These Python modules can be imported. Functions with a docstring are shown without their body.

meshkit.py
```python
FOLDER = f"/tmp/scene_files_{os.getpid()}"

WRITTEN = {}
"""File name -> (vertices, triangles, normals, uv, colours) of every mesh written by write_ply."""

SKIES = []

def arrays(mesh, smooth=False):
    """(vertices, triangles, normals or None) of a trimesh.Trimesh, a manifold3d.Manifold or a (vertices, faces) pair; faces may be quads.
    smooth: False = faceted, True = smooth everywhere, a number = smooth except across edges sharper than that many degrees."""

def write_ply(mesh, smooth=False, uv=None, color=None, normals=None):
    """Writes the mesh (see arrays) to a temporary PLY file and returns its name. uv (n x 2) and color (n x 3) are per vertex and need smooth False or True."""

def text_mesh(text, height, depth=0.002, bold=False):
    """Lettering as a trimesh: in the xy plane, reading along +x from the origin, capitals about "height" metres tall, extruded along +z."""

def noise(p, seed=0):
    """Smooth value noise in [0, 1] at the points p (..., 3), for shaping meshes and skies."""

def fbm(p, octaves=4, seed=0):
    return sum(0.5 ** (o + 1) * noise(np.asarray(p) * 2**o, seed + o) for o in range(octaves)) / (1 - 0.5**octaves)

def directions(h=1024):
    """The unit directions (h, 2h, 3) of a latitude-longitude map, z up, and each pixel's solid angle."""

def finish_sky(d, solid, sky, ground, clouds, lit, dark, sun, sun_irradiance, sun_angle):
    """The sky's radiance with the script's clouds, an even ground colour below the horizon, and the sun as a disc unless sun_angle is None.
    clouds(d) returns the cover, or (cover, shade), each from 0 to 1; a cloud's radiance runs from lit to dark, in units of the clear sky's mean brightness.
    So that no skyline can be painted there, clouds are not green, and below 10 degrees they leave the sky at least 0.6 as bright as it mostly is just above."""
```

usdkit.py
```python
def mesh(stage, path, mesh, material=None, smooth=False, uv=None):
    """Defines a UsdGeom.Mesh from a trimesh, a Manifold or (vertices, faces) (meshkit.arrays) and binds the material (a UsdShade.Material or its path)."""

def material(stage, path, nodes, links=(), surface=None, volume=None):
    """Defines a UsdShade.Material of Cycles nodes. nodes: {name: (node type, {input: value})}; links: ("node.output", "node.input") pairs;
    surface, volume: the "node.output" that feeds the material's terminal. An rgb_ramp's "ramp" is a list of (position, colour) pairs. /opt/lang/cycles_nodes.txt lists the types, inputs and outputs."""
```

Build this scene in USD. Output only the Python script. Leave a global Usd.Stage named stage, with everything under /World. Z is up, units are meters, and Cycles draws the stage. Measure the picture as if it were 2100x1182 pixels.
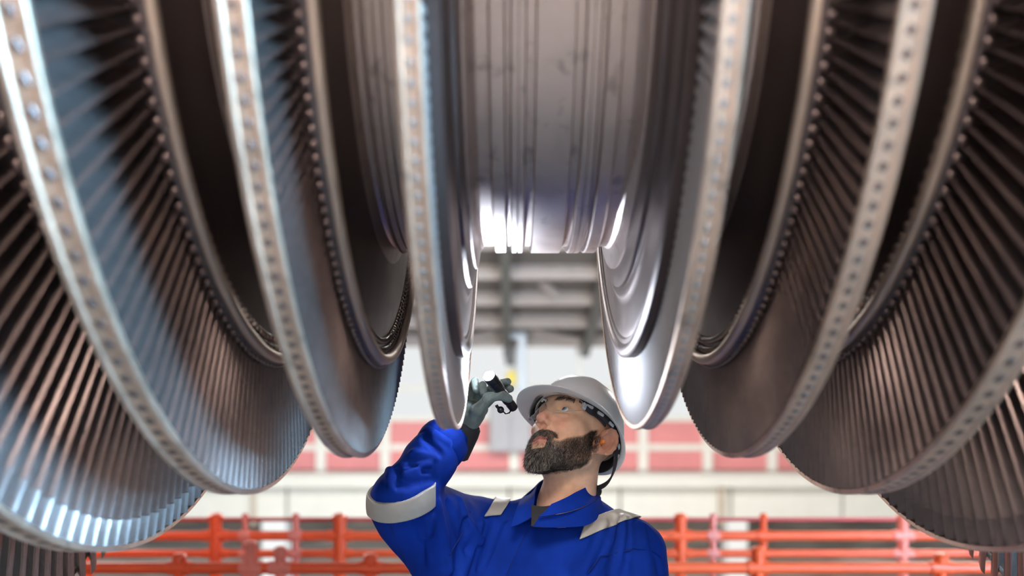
import math, numpy as np, trimesh, manifold3d as m3, usdkit, meshkit
from pxr import Usd, UsdGeom, UsdLux, UsdShade, Gf, Sdf, Vt

stage = Usd.Stage.CreateInMemory()
UsdGeom.SetStageUpAxis(stage, 'Z'); UsdGeom.SetStageMetersPerUnit(stage, 1.0)
UsdGeom.Xform.Define(stage, '/World'); UsdGeom.Scope.Define(stage, '/World/Looks')
rng = np.random.default_rng(7)

# ------------------------------------------------------------------ camera, light, exposure
EYE = 1.75                                   # camera height; the camera looks level along +y
cam = UsdGeom.Camera.Define(stage, '/World/camera')
cam.CreateHorizontalApertureAttr(36.0); cam.CreateFocalLengthAttr(33.1)
cam.CreateHorizontalApertureOffsetAttr(-0.03); cam.CreateVerticalApertureOffsetAttr(3.07)
cam.CreateFStopAttr(1.5); cam.CreateFocusDistanceAttr(2.08)
cam.CreateClippingRangeAttr((0.05, 500.0))
cam.AddTranslateOp().Set((0, 0, EYE)); cam.AddRotateXOp().Set(90)
cam.CreateExposureAttr(0.0)

def rect_light(name, loc, target, w, h, inten, col):
    L = UsdLux.RectLight.Define(stage, '/World/' + name)
    L.CreateWidthAttr(w); L.CreateHeightAttr(h); L.CreateIntensityAttr(inten); L.CreateColorAttr(col)
    m = Gf.Matrix4d().SetLookAt(Gf.Vec3d(*loc), Gf.Vec3d(*target), Gf.Vec3d(0, 0, 1) if abs(loc[0]-target[0])+abs(loc[1]-target[1]) > .01 else Gf.Vec3d(0, 1, 0)).GetInverse()
    UsdGeom.Xformable(L).AddTransformOp().Set(m)
    return L
WARM, COOL, DAY = (1.0, .88, .78), (.30, .66, 1.0), (1.0, .86, .76)
# unseen high-bay lamps placed to light the hall (their housings are built further down)
UNSEEN_LAMPS = [(-6.5, -7.5), (6.5, -7.5), (-6.5, 0.5), (6.5, 0.5), (0, -7.5), (-6.5, 13.0), (6.5, 13.0), (0, 13.0)]
for k, (x, y) in enumerate(UNSEEN_LAMPS):
    rect_light('unseen_hall_light_%d' % k, (x, y, 7.55 if y < 5 else 5.2), (x, y, 0), 1.6, 1.6, 4 if y < 5 else 130, WARM if y < 5 else (1.0, .98, .95))
ADDED_FLOODS = [(-5.0, -1.3), (4.5, -1.3)]
for k, (x, z) in enumerate(ADDED_FLOODS):           # added floods under the floor edge, fill light for the far side
    rect_light('added_flood_light_%d' % k, (x, 6.02, z), (x, 25.0, z-.6), 1.0, .5, 420, (1.0, .98, .95))
UNSEEN_WIN_BACK, UNSEEN_WIN_RIGHT, WIN_FAR, UNSEEN_SKY = 10.0, 215.0, .86, 100.0      # radiance of the panes; all but the far ones are unseen
TORCH = 3800.0

# ------------------------------------------------------------------ helpers
_names = {}
def path_of(name, parent=None):
    base = (str(parent) if parent else '/World') + '/' + name
    k = _names.get(base, 0); _names[base] = k + 1
    return base if k == 0 else '%s_%03d' % (base, k)
def tag(p, label=None, cat=None, group=None, kind=None):
    p = p.GetPrim() if hasattr(p, 'GetPrim') else p
    for k, v in (('label', label), ('category', cat), ('group', group), ('kind', kind)):
        if v: p.SetCustomDataByKey(k, v)
    return p
def thing(name, label, cat, loc=(0, 0, 0), group=None):
    x = UsdGeom.Xform.Define(stage, path_of(name)); x.AddTranslateOp().Set(Gf.Vec3d(*map(float, loc)))
    return tag(x, label, cat, group)
BASE = {}
def obj(name, mesh, mat, parent=None, smooth=35, loc=(0, 0, 0), kind=None, label=None):
    """one Mesh prim; points are given in world space and re-expressed from the owner's base loc"""
    v, f, n = meshkit.arrays(mesh, smooth)
    m = usdkit.mesh(stage, path_of(name, parent.GetPath() if parent is not None else None), (v - np.asarray(loc, float), f), mat)
    if n is not None:
        m.CreateNormalsAttr(Vt.Vec3fArray.FromNumpy(n.astype(np.float32))); m.SetNormalsInterpolation('vertex')
    tag(m, label=label, kind=kind)
    return m.GetPrim()
def struct(name, mesh, mat, label=None, cat=None, smooth=35, parent=None):
    p = obj(name, mesh, mat, parent, smooth)
    if parent is None: tag(p, label, cat, kind='structure')
    return p
def cat_(ms):
    ms = [trimesh.Trimesh(*m, process=False) if isinstance(m, tuple) else m for m in ms]
    return trimesh.util.concatenate(ms)
def box(x0, y0, z0, x1, y1, z1, bev=0.0):
    c, e = ((x0+x1)/2, (y0+y1)/2, (z0+z1)/2), (abs(x1-x0), abs(y1-y0), abs(z1-z0))
    if bev <= 0:
        b = trimesh.creation.box(e)
    else:
        b = min(bev, min(e)*.45); pts = []
        for sx in (-1, 1):
            for sy in (-1, 1):
                for sz in (-1, 1):
                    h = np.array(e)/2*np.array([sx, sy, sz]); s = np.array([sx, sy, sz])*b
                    for k in range(3):
                        q = h - s; q[k] = h[k]; pts.append(q)
        b = trimesh.convex.convex_hull(np.array(pts))
    b.apply_translation(c); return b
def tube(pts, r, n=12, cap=True):
    """round bar along a polyline; r a number or one per point"""
    pts = np.asarray(pts, float); r = np.broadcast_to(np.asarray(r, float), len(pts))
    t = np.gradient(pts, axis=0); t /= np.linalg.norm(t, axis=1, keepdims=True)+1e-12
    a = np.cross(t[0], [0, 0, 1.0]);  a = a if np.linalg.norm(a) > 1e-3 else np.cross(t[0], [1.0, 0, 0])
    V = []
    ph = np.arange(n)/n*2*np.pi
    for i in range(len(pts)):
        a = a - t[i]*np.dot(a, t[i]); a /= np.linalg.norm(a); b = np.cross(t[i], a)
        V.append(pts[i] + r[i]*(np.cos(ph)[:, None]*a + np.sin(ph)[:, None]*b))
    V = np.vstack(V); F = []
    for i in range(len(pts)-1):
        for k in range(n):
            p, q = i*n+k, i*n+(k+1) % n
            F += [[p, q, q+n], [p, q+n, p+n]]
    if cap:
        V = np.vstack([V, pts[0], pts[-1]]); A, B = len(V)-2, len(V)-1; o = (len(pts)-1)*n
        for k in range(n):
            F += [[A, (k+1) % n, k], [B, o+k, o+(k+1) % n]]
    return trimesh.Trimesh(V, np.array(F), process=False)
def cyl(p, q, r, n=20): return tube([p, q], r, n)
def ring_spin(profile, n, xf):
    """closed profile of (axial, radius) spun through 360 degrees; xf maps (axial, radius, angle) arrays to points"""
    P = np.asarray(profile, float); m = len(P)
    th = np.arange(n)/n*2*np.pi
    A, T = np.meshgrid(P[:, 0], th); R = np.meshgrid(P[:, 1], th)[0]
    V = xf(A.ravel(), R.ravel(), T.ravel())
    i = np.repeat(np.arange(n), m); j = np.tile(np.arange(m), n); i2 = (i+1) % n; j2 = (j+1) % m
    F = np.vstack([np.stack([i*m+j, i*m+j2, i2*m+j2], 1), np.stack([i*m+j, i2*m+j2, i2*m+j], 1)])
    mesh = trimesh.Trimesh(V, F, process=False)
    if mesh.volume < 0: mesh.invert()
    return mesh
def lathe(profile, axis_p, axis_d, n=32):
    """open profile [(distance along the axis, radius)] spun about an axis; ends at radius 0 close it"""
    d = np.asarray(axis_d, float); d /= np.linalg.norm(d); a = np.cross(d, [0, 0, 1.0]); a = a if np.linalg.norm(a) > 1e-3 else np.cross(d, [1.0, 0, 0]); a /= np.linalg.norm(a); b = np.cross(d, a)
    def xf(A, R, T): return np.asarray(axis_p) + A[:, None]*d + R[:, None]*(np.cos(T)[:, None]*a + np.sin(T)[:, None]*b)
    return ring_spin(profile, n, xf)

# ------------------------------------------------------------------ materials
def mat(name, nodes, links, surface='p.BSDF', volume=None):
    return usdkit.material(stage, '/World/Looks/' + name, nodes, links, surface, volume)
def plain(name, col, rough=.5, metal=0.0, var=.12, scale=6.0, bump=0.0, bscale=60.0, **kw):
    n = {'g': ('texture_coordinate', {}), 'n': ('noise_texture', {'scale': scale, 'detail': 5.0, 'roughness': .6, 'distortion': 0.0}),
         'r': ('rgb_ramp', {'ramp': [(.25, tuple(c*(1-var) for c in col)), (.75, tuple(min(1, c*(1+var)) for c in col))]}),
         'p': ('principled_bsdf', {'roughness': rough, 'metallic': metal, **kw})}
    l = [('g.object', 'n.vector'), ('n.fac', 'r.fac'), ('r.color', 'p.base_color')]
    if bump:
        n['bn'] = ('noise_texture', {'scale': bscale, 'detail': 3.0, 'distortion': 0.0}); n['b'] = ('bump', {'strength': bump, 'distance': .004})
        l += [('g.object', 'bn.vector'), ('bn.fac', 'b.height'), ('b.normal', 'p.normal')]
    return mat(name, n, l)
def steel(name, col, rough, var=.18, aniso=0.0, scale=7.0, spots=0.0, metal=1.0):
    n = {'g': ('texture_coordinate', {}), 'n': ('noise_texture', {'scale': scale, 'detail': 6.0, 'roughness': .65, 'distortion': .3}),
         'r': ('rgb_ramp', {'ramp': [(.25, tuple(c*(1-var) for c in col)), (.75, tuple(min(1, c*(1+var)) for c in col))]}),
         'rr': ('map_range', {'from_min': .3, 'from_max': .7, 'to_min': rough-.05, 'to_max': rough+.07}),
         'bn': ('noise_texture', {'scale': 420.0, 'detail': 2.0, 'distortion': 0.0}), 'b': ('bump', {'strength': .04, 'distance': .001}),
         'p': ('principled_bsdf', {'metallic': metal, 'anisotropic': aniso})}
    l = [('g.object', 'n.vector'), ('n.fac', 'r.fac'), ('n.fac', 'rr.value'), ('rr.result', 'p.roughness'),
         ('g.object', 'bn.vector'), ('bn.fac', 'b.height'), ('b.normal', 'p.normal')]
    if spots:
        n['sn'] = ('noise_texture', {'scale': 26.0, 'detail': 3.0, 'distortion': .2})
        n['sr'] = ('rgb_ramp', {'ramp': [(.60, (1, 1, 1)), (.72, (1-spots,)*3)]}); n['mx'] = ('mix', {'mix_type': 'multiply', 'fac': 1.0})
        l += [('g.object', 'sn.vector'), ('sn.fac', 'sr.fac'), ('r.color', 'mx.color1'), ('sr.color', 'mx.color2'), ('mx.color', 'p.base_color')]
    else: l += [('r.color', 'p.base_color')]
    return mat(name, n, l)
def glow(name, col, s):
    return mat(name, {'e': ('emission', {'color': col, 'strength': s})}, [], 'e.emission')
M = {}
M['shaft'] = steel('turned_steel', (.47, .395, .37), .36, .10, spots=.35, metal=.8)
M['disc'] = steel('forged_steel', (.17, .132, .126), .40, .14)
M['blade'] = steel('blade_steel', (.195, .145, .135), .30, .08, metal=.7)
M['blade_torchlit'] = steel('torchlit_blade_steel', (.40, .37, .36), .50, .06, metal=.6)  # paler copy of the blade steel, torchlight put into its colour
M['band'] = steel('band_steel', (.80, .585, .45), .55, .14, scale=16, spots=.3)
M['fastening'] = steel('root_steel', (.50, .42, .37), .32, .12)
M['edge'] = steel('bright_steel', (.72, .58, .48), .58, .10)
M['floor'] = plain('floor_paint', (.075, .072, .07), .45, var=.12, scale=1.2)
M['pit'] = plain('pit_floor', (.20, .18, .16), .7, var=.3, scale=1.5)
M['wall'] = plain('wall_paint', (.22, .21, .205), .8, var=.06, scale=.8)
M['roof'] = plain('roof_sheet', (.20, .185, .18), .75, var=.12, scale=1.0)
M['purlin'] = plain('roof_beam', (.46, .41, .39), .6, var=.08)
M['truss'] = plain('truss_steel', (.16, .17, .165), .6, var=.08)
M['cream'] = plain('cream_paint', (.80, .79, .72), .55, var=.05, scale=2)
M['whitep'] = plain('white_paint', (.84, .85, .84), .5, var=.04, scale=2)
M['redpanel'] = plain('red_panel', (.74, .27, .27), .6, var=.08, scale=1.5)  # red paint with the white glare of the glazing put into it
M['lowwall'] = None
M['rail'] = plain('orange_red_paint', (.88, .085, .018), .42, var=.08, scale=8)
M['rail_dark'] = plain('dark_red_paint', (.52, .05, .04), .5, var=.08, scale=8)
M['rail_pink'] = plain('faded_red_paint', (.84, .20, .14), .5, var=.08, scale=8)
M['greybox'] = plain('grey_cabinet', (.45, .45, .48), .5, var=.05, scale=2)
M['yellow'] = plain('yellow_paint', (.80, .66, .12), .5, var=.05)
M['darkbox'] = plain('dark_grey_paint', (.10, .10, .11), .5, var=.05)
M['bluewhite'] = plain('pale_blue_paint', (.66, .74, .84), .45, var=.04)
M['unseen_pane_back'] = glow('unseen_pane_behind', DAY, UNSEEN_WIN_BACK); M['skylight'] = glow('unseen_skylight', DAY, UNSEEN_SKY); M['unseen_pane_dim'] = glow('unseen_pane_weak', DAY, UNSEEN_WIN_BACK*.10)  # unseen panes, placed to light the bands, chest and face
M['unseen_pane_right'] = glow('unseen_pane_side', COOL, UNSEEN_WIN_RIGHT)  # unseen pane, placed to light the left blades blue
M['pane_far'] = glow('daylit_pane_far', (.97, .99, 1.0), WIN_FAR)
M['lamp'] = glow('lamp_diffuser', WARM, 20.0)
# ------------------------------------------------------------------ the hall
HX, YB, YE, YF, ZL, ZC = 13.0, -12.0, 5.75, 27.0, -6.0, 8.5
struct('floor', box(-HX, YB, -.4, HX, YE, 0), M['floor'], 'grey painted operating floor under the rotor', 'floor')
struct('floor', box(-HX, YE, ZL-.3, HX, YF, ZL), M['pit'], 'brown-grey lower floor beyond the railings', 'floor')
struct('ceiling', cat_([box(-HX, YB, ZC, HX, -10.0, ZC+.2), box(-HX, -5.5, ZC, HX, 5.0, ZC+.2), box(-HX, -10.0, ZC, -1.7, -5.5, ZC+.2), box(1.9, -10.0, ZC, HX, -5.5, ZC+.2)]), M['roof'], 'flat dark ceiling above the operating floor', 'ceiling')
sk = struct('window_5', box(-1.7, -10.0, ZC+.12, 1.9, -5.5, ZC+.15), M['skylight'], 'unseen skylight lighting the worker and rotor, in the ceiling ahead of the rotor', 'window')  # out of view, placed to light the chest and middle bands
for k in range(5): struct('window_frame', box(-1.7, -10.0+k*1.11-.03, ZC+.02, 1.9, -10.0+k*1.11+.03, ZC+.118), M['cream'], parent=sk)
def slope_z(y): return ZC + (y-5)*(2.25-ZC)/(YF-5)
ys_ = np.linspace(5, YF, 7)
for q, (a, b) in enumerate(zip(ys_[:-1], ys_[1:])):
    za, zb = slope_z(a), slope_z(b)
    sl = trimesh.convex.convex_hull(np.array([(x, y, z+dz) for x in (-HX, HX) for y, z in ((a, za), (b, zb)) for dz in (0, .2)]))
    struct('ceiling', sl, M['roof'], 'dark brown roof sheet of the far bay, sloping strip number %d from the rotor side' % (q+1), 'ceiling')
# wall behind the camera, its unseen windows placed to light the rotor
def wall_with_windows(name, label, wx, pane, wins, flip):
    """wins: (a0, a1, z0, z1) along the wall; wx(a, t, z) -> point, t = depth outward"""
    zs = sorted({0, ZC, *[w[2] for w in wins], *[w[3] for w in wins]}); as_ = sorted({WA[0], WA[1], *[w[0] for w in wins], *[w[1] for w in wins]})
    ms = []
    for a0, a1 in zip(as_[:-1], as_[1:]):
        for z0, z1 in zip(zs[:-1], zs[1:]):
            if any(w[0] <= (a0+a1)/2 <= w[1] and w[2] <= (z0+z1)/2 <= w[3] for w in wins): continue
            p, q = wx(a0, 0, z0), wx(a1, .3, z1); ms.append(box(*p, *q))
    struct(name, cat_(ms), M['wall'], label, 'wall')
    for (a0, a1, z0, z1), pn in zip(wins, pane):
        n = struct('window_%d' % (len(WINS)+1), box(*wx(a0, .14, z0), *wx(a1, .16, z1)), pn, 'tall unseen window lighting the rotor in the %s' % label.split(' of ')[0], 'window'); WINS.append(n)
        nb = max(2, int(round((a1-a0)/1.2)))
        for k in range(nb+1):
            a = a0+(a1-a0)*k/nb; struct('window_frame', box(*wx(a-.04, .06, z0), *wx(a+.04, .139, z1)), M['cream'], parent=n)
        for z in (z0, (z0+z1)/2, z1): struct('window_frame', box(*wx(a0, .07, z-.04), *wx(a1, .138, z+.04)), M['cream'], parent=n)
WINS = []
WA = (-HX, HX)
wall_with_windows('wall_back', 'plain wall behind the camera', lambda a, t, z: (a, YB-t, z), (M['unseen_pane_dim'], M['unseen_pane_back'], M['unseen_pane_dim']), [(-8.5, -3.0, .9, 5.2), (-1.4, 1.6, 2.2, 8.0), (4.4, 6.6, .9, 5.2)], 1)
WA = (YB, 5.0)
wall_with_windows('wall_right', 'unseen side wall to the right of the camera', lambda a, t, z: (7.0+t, a, z), (M['unseen_pane_right'],), [(-4.0, -1.2, 1.7, 4.6)], 1)  # out of view, set near so its window lights the left blades
struct('wall_left', box(-HX-.3, YB, ZL, -HX, YF, ZC), M['wall'], 'plain wall on the left of the hall', 'wall')
struct('wall_right', box(HX, 5.0, ZL, HX+.3, YF, ZC), M['wall'], 'side wall of the lower bay', 'wall')
struct('wall_pit', box(-HX, YE-.3, ZL, HX, YE, -.4), M['wall'], 'concrete face under the edge of the operating floor', 'wall')

# the far side of the hall: columns, beam, cream panels, red panels, daylit glazing, roof steel
Y0 = 25.0
n_ = {'g': ('texture_coordinate', {}), 'mp': ('mapping', {'scale': (.5, 1, 6.0)}), 'n': ('noise_texture', {'scale': 1.3, 'detail': 4.0, 'distortion': .5}),
      'r': ('rgb_ramp', {'ramp': [(.30, (.11, .10, .09)), (.52, (.24, .22, .19)), (.70, (.40, .38, .34))]}), 'p': ('principled_bsdf', {'roughness': .8})}
M['lowwall'] = mat('streaked_wall', n_, [('g.object', 'mp.vector'), ('mp.vector', 'n.vector'), ('n.fac', 'r.fac'), ('r.color', 'p.base_color')])
struct('wall_far', box(-HX, YF, ZL, HX, YF+.3, 2.6), M['lowwall'], 'dark streaked wall under the far gallery', 'wall')
beam = struct('trim_1', cat_([box(-HX, 24.55, -1.16, HX, 25.3, -.83), box(-HX, 24.48, -.92, HX, 24.55, -.83)]), M['cream'], 'long cream edge beam of the far gallery', 'beam')
pan = tag(UsdGeom.Xform.Define(stage, path_of('trim_2')), 'row of cream fascia panels below the far gallery beam', 'panel', kind='structure')
xs = np.r_[-HX, np.arange(-11.9, 12.5, 2.95), HX]
for a, b in zip(xs[:-1], xs[1:]): obj('panel', box(a+.03, 25.0, -2.10, b-.03, 25.2, -1.165), M['cream'], pan)
for x0, x1, lab in ((-6.66, -6.0, 'white column seen through the railing on the left'), (5.66, 6.22, 'white column seen through the railing on the right')):
    c = thing('steel_column', lab, 'column', ((x0+x1)/2, 25.2, ZL))
    o = np.array([(x0+x1)/2, 25.2, ZL])
    obj('web', box(x0+.2, 25.0, ZL, x1-.2, 25.5, -2.1), M['whitep'], c, loc=o); obj('flange', box(x0, 24.9, ZL, x1, 25.0, -2.1, .02), M['whitep'], c, loc=o); obj('flange', box(x0, 25.5, ZL, x1, 25.6, -2.1, .02), M['whitep'], c, loc=o); obj('base_plate', box(x0-.1, 24.8, ZL, x1+.1, 25.7, ZL+.06), M['whitep'], c, loc=o)
M['pipe_tan'] = plain('tan_pipe', (.62, .52, .42), .5, var=.05)
p = obj('down_pipe', cyl((5.50, 24.85, -2.2), (5.50, 24.85, -1.1), .08), M['pipe_tan']); tag(p, 'short tan pipe beside the right white column', 'pipe')
p = obj('down_pipe', cyl((-6.85, 24.85, -2.2), (-6.85, 24.85, -1.1), .06), M['pipe_tan']); tag(p, 'short tan pipe beside the left white column', 'pipe')
# gallery wall: red panels in two rows between white posts, glazing above
gw = tag(UsdGeom.Xform.Define(stage, path_of('wall_far')), 'far gallery wall of red panels under white glazing', 'wall', kind='structure')
posts = np.arange(-12.2, 12.6, 1.745) + .02
for a, b in zip(posts[:-1], posts[1:]):
    obj('red_panel', box(a+.1, 25.6, -.83, b-.1, 25.7, -.29), M['redpanel'], gw); obj('red_panel', box(a+.1, 25.6, -.12, b-.1, 25.7, .52), M['redpanel'], gw)
    obj('pane', box(a+.07, 25.62, .62, b-.07, 25.66, 1.36), M['pane_far'], gw); obj('pane', box(a+.07, 25.62, 1.46, b-.07, 25.66, 2.58), M['pane_far'], gw)
for a in posts: obj('post', box(a-.13, 25.45, -.84, a+.13, 25.75, .55), M['cream'], gw); obj('mullion', box(a-.07, 25.5, .55, a+.07, 25.75, 2.6), M['whitep'], gw)
for z0, z1 in ((-.29, -.12), (.50, .64), (1.34, 1.48), (2.56, 2.72)): obj('transom', box(-HX, 25.52, z0, HX, 25.75, z1), M['cream'], gw)
t = thing('wall_cabinet', 'grey cabinet on the red panel wall behind the worker', 'cabinet', (-.05, 25.3, .0)); o = (-.05, 25.3, 0)
obj('body', box(-.63, 25.12, -.30, .50, 25.45, 1.02, .03), M['greybox'], t, loc=o); obj('door', box(-.58, 25.09, -.26, -.07, 25.12, .98, .01), M['greybox'], t, loc=o); obj('door', box(-.05, 25.09, -.26, .46, 25.12, .98, .01), M['greybox'], t, loc=o)
t = thing('crane_hoist', 'pale hoist column with a yellow box in front of the far glazing', 'hoist', (.23, 24.3, 2.7)); o = (.23, 24.3, 2.7)
obj('column', cat_([box(.12, 24.2, 1.32, .34, 24.4, 2.86, .03), box(-.25, 24.22, 2.68, .2, 24.38, 2.86, .03)]), M['bluewhite'], t, loc=o); obj('motor_box', box(-.20, 24.1, 2.0, .06, 24.35, 2.45, .03), M['darkbox'], t, loc=o); obj('yellow_box', box(-.17, 24.1, 1.50, .09, 24.35, 1.86, .03), M['yellow'], t, loc=o)
obj('trolley_beam', box(-.5, 24.22, 2.86, .5, 24.38, slope_z(24.3)+.02), M['truss'], t, loc=o)
# roof steel
for k, y in enumerate(np.arange(8.0, 25.6, 1.55)):
    z = slope_z(y); p = obj('roof_purlin', box(-HX, y-.09, z-.30, HX, y+.09, z+.01), M['purlin']); tag(p, kind='structure', label='long horizontal roof purlin, one of the parallel row under the far roof', cat='beam', group='roof purlins')
for k, x in enumerate((-9.6, -6.4, -3.2, -.15, 1.95, 5.0, 8.2)):
    a, b = np.array([x, 6.0, slope_z(6.0)-.35]), np.array([x, 25.4, slope_z(25.4)-.35])
    ms = [trimesh.creation.box((.2, np.linalg.norm(b-a), .26))]
    ms[0].apply_transform(trimesh.transformations.rotation_matrix(math.atan2(b[2]-a[2], b[1]-a[1]), [1, 0, 0])); ms[0].apply_translation((a+b)/2)
    p = obj('roof_rafter', ms[0], M['truss']); tag(p, kind='structure', label='dark sloping roof rafter under the far roof', cat='beam', group='roof rafters')
for q, (a, b) in enumerate((((.15, 24.6, 3.0), (1.75, 24.6, 2.62)), ((.05, 24.6, 3.0), (-1.6, 24.6, 2.62)), ((.3, 21.5, 4.15), (1.0, 21.5, 3.6)))):
    p = obj('roof_brace', tube([a, b], .11, 8), M['purlin']); tag(p, ('light diagonal brace falling right below the roof', 'dim diagonal brace falling left below the roof', 'short diagonal brace high under the roof')[q], 'brace', kind='structure')
# unseen lamps that light the hall
for k, (x, y) in enumerate(UNSEEN_LAMPS):
    z = 7.6 if y < 5 else 5.25; top = ZC if y < 5 else slope_z(y)
    t = thing('unseen_high_bay_lamp', 'unseen square high-bay lamp lighting the hall, hanging %s' % ('behind the camera on the left', 'behind the camera on the right', 'above the left end of the rotor', 'above the right end of the rotor', 'behind the camera in the middle', 'over the far bay on the left', 'over the far bay on the right', 'over the middle of the far bay')[k], 'lamp', (x, y, z)); o = (x, y, z)
    obj('housing', cat_([box(x-.85, y-.85, z, x+.85, y+.85, z+.18, .03)]), M['truss'], t, loc=o)
    obj('rod', cyl((x, y, z+.18), (x, y, top+.05), .03, 8), M['truss'], t, loc=o)

for k, (x, z) in enumerate(ADDED_FLOODS):  # housings of the added fill floods
    t = thing('added_flood_lamp', 'added flat flood lamp, fill for the far side, under the floor edge on the %s' % ('left', 'right')[k], 'lamp', (x, 5.9, z)); o = (x, 5.9, z)
    obj('housing', box(x-.55, 5.80, z-.3, x+.55, 6.0, z+.3, .02), M['truss'], t, loc=o); obj('bracket', box(x-.06, 5.752, z-.1, x+.06, 5.81, z+.1), M['truss'], t, loc=o)

# ------------------------------------------------------------------ railings at the edge of the operating floor
def railing(label, y, rails, posts, x0=-4.2, x1=4.6):
    t = thing('pipe_railing', label, 'railing', (0, y, 0)); o = (0, y, 0)
    for z, r, m in rails: obj('rail', cyl((x0, y, z), (x1, y, z), r, 14), M[m], t, loc=o)
    for (x, r, zt, m) in posts:
        q = obj('post', cyl((x, y, 0), (x, y, zt), r, 12), M[m], t, loc=o)
        obj('cap', lathe([(0, 0), (0, r*1.2), (.025, r*1.2), (.036, r*.7), (.036, 0)], (x, y, zt-.01), (0, 0, 1), 12), M[m], q, loc=o)
        for z, rr, mm in rails:
            if z < zt+.02 and mm != 'rail_dark': obj('fitting', cyl((x-r*1.9, y, z), (x+r*1.9, y, z), rr*1.22, 12), M[m], q, loc=o)
        obj('foot_plate', box(x-.06, y-.06, 0, x+.06, y+.06, .012), M[m], q, loc=o)
U = lambda u, y: (u-1052)/1931*y
railing('nearer orange-red pipe railing with a single thick rail', 4.2, [(.890, .026, 'rail'), (.45, .022, 'rail')],
        [(U(u, 4.2), .026, zt, m) for u, zt, m in ((-420, .93, 'rail'), (-60, .93, 'rail'), (368, .93, 'rail'), (515, .985, 'rail_pink'), (575, .96, 'rail_pink'), (760, .93, 'rail'), (1000, .93, 'rail'), (1240, .93, 'rail'), (1555, .96, 'rail'), (1930, .93, 'rail'), (2300, .93, 'rail'), (2700, .93, 'rail'))])
railing('farther orange-red pipe railing with three closely spaced rails', 5.0, [(.897, .025, 'rail'), (.802, .021, 'rail'), (.984, .011, 'rail_dark'), (.40, .02, 'rail')],
        [(U(u, 5.0), r, .99, m) for u, r, m in ((-500, .03, 'rail'), (-80, .03, 'rail'), (180, .03, 'rail'), (442, .034, 'rail'), (503, .016, 'rail_pink'), (607, .018, 'rail_pink'), (697, .034, 'rail'), (1140, .034, 'rail'), (1396, .030, 'rail'), (1463, .017, 'rail_pink'), (1566, .018, 'rail'), (1852, .028, 'rail_pink'), (2200, .03, 'rail'), (2600, .03, 'rail'))], -4.4, 5.0)
# ------------------------------------------------------------------ the turbine rotor
XC, YA, ZA = .0615, 1.76, EYE + .7356
ROT0 = (XC, YA, 0.0)
RR = [.836, .887, .951, 1.048, 1.332]           # tip radius of each stage (shroud outer radius)
RX = [.155, .325, .517, .737, 1.087]            # axial distance of each stage's inner face from the rotor's middle
BW = [.036, .040, .047, .054, .075]             # shroud widths
NB = [236, 232, 186, 150, 132]
HUB = [.700, .714, .712, .735, .750]
HX_ = [.157, .317, .509, .690, 1.000]           # axial place of each wheel's rim
RD = .503
def xf_side(s):
    return lambda A, R, T: np.stack([XC + s*A, YA + R*np.cos(T), ZA + R*np.sin(T)], 1)
rotor = thing('turbine_rotor', 'steam turbine rotor of dark steel with rows of blades and riveted shroud rings', 'turbine rotor', ROT0)
rotor_parts = []
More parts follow.
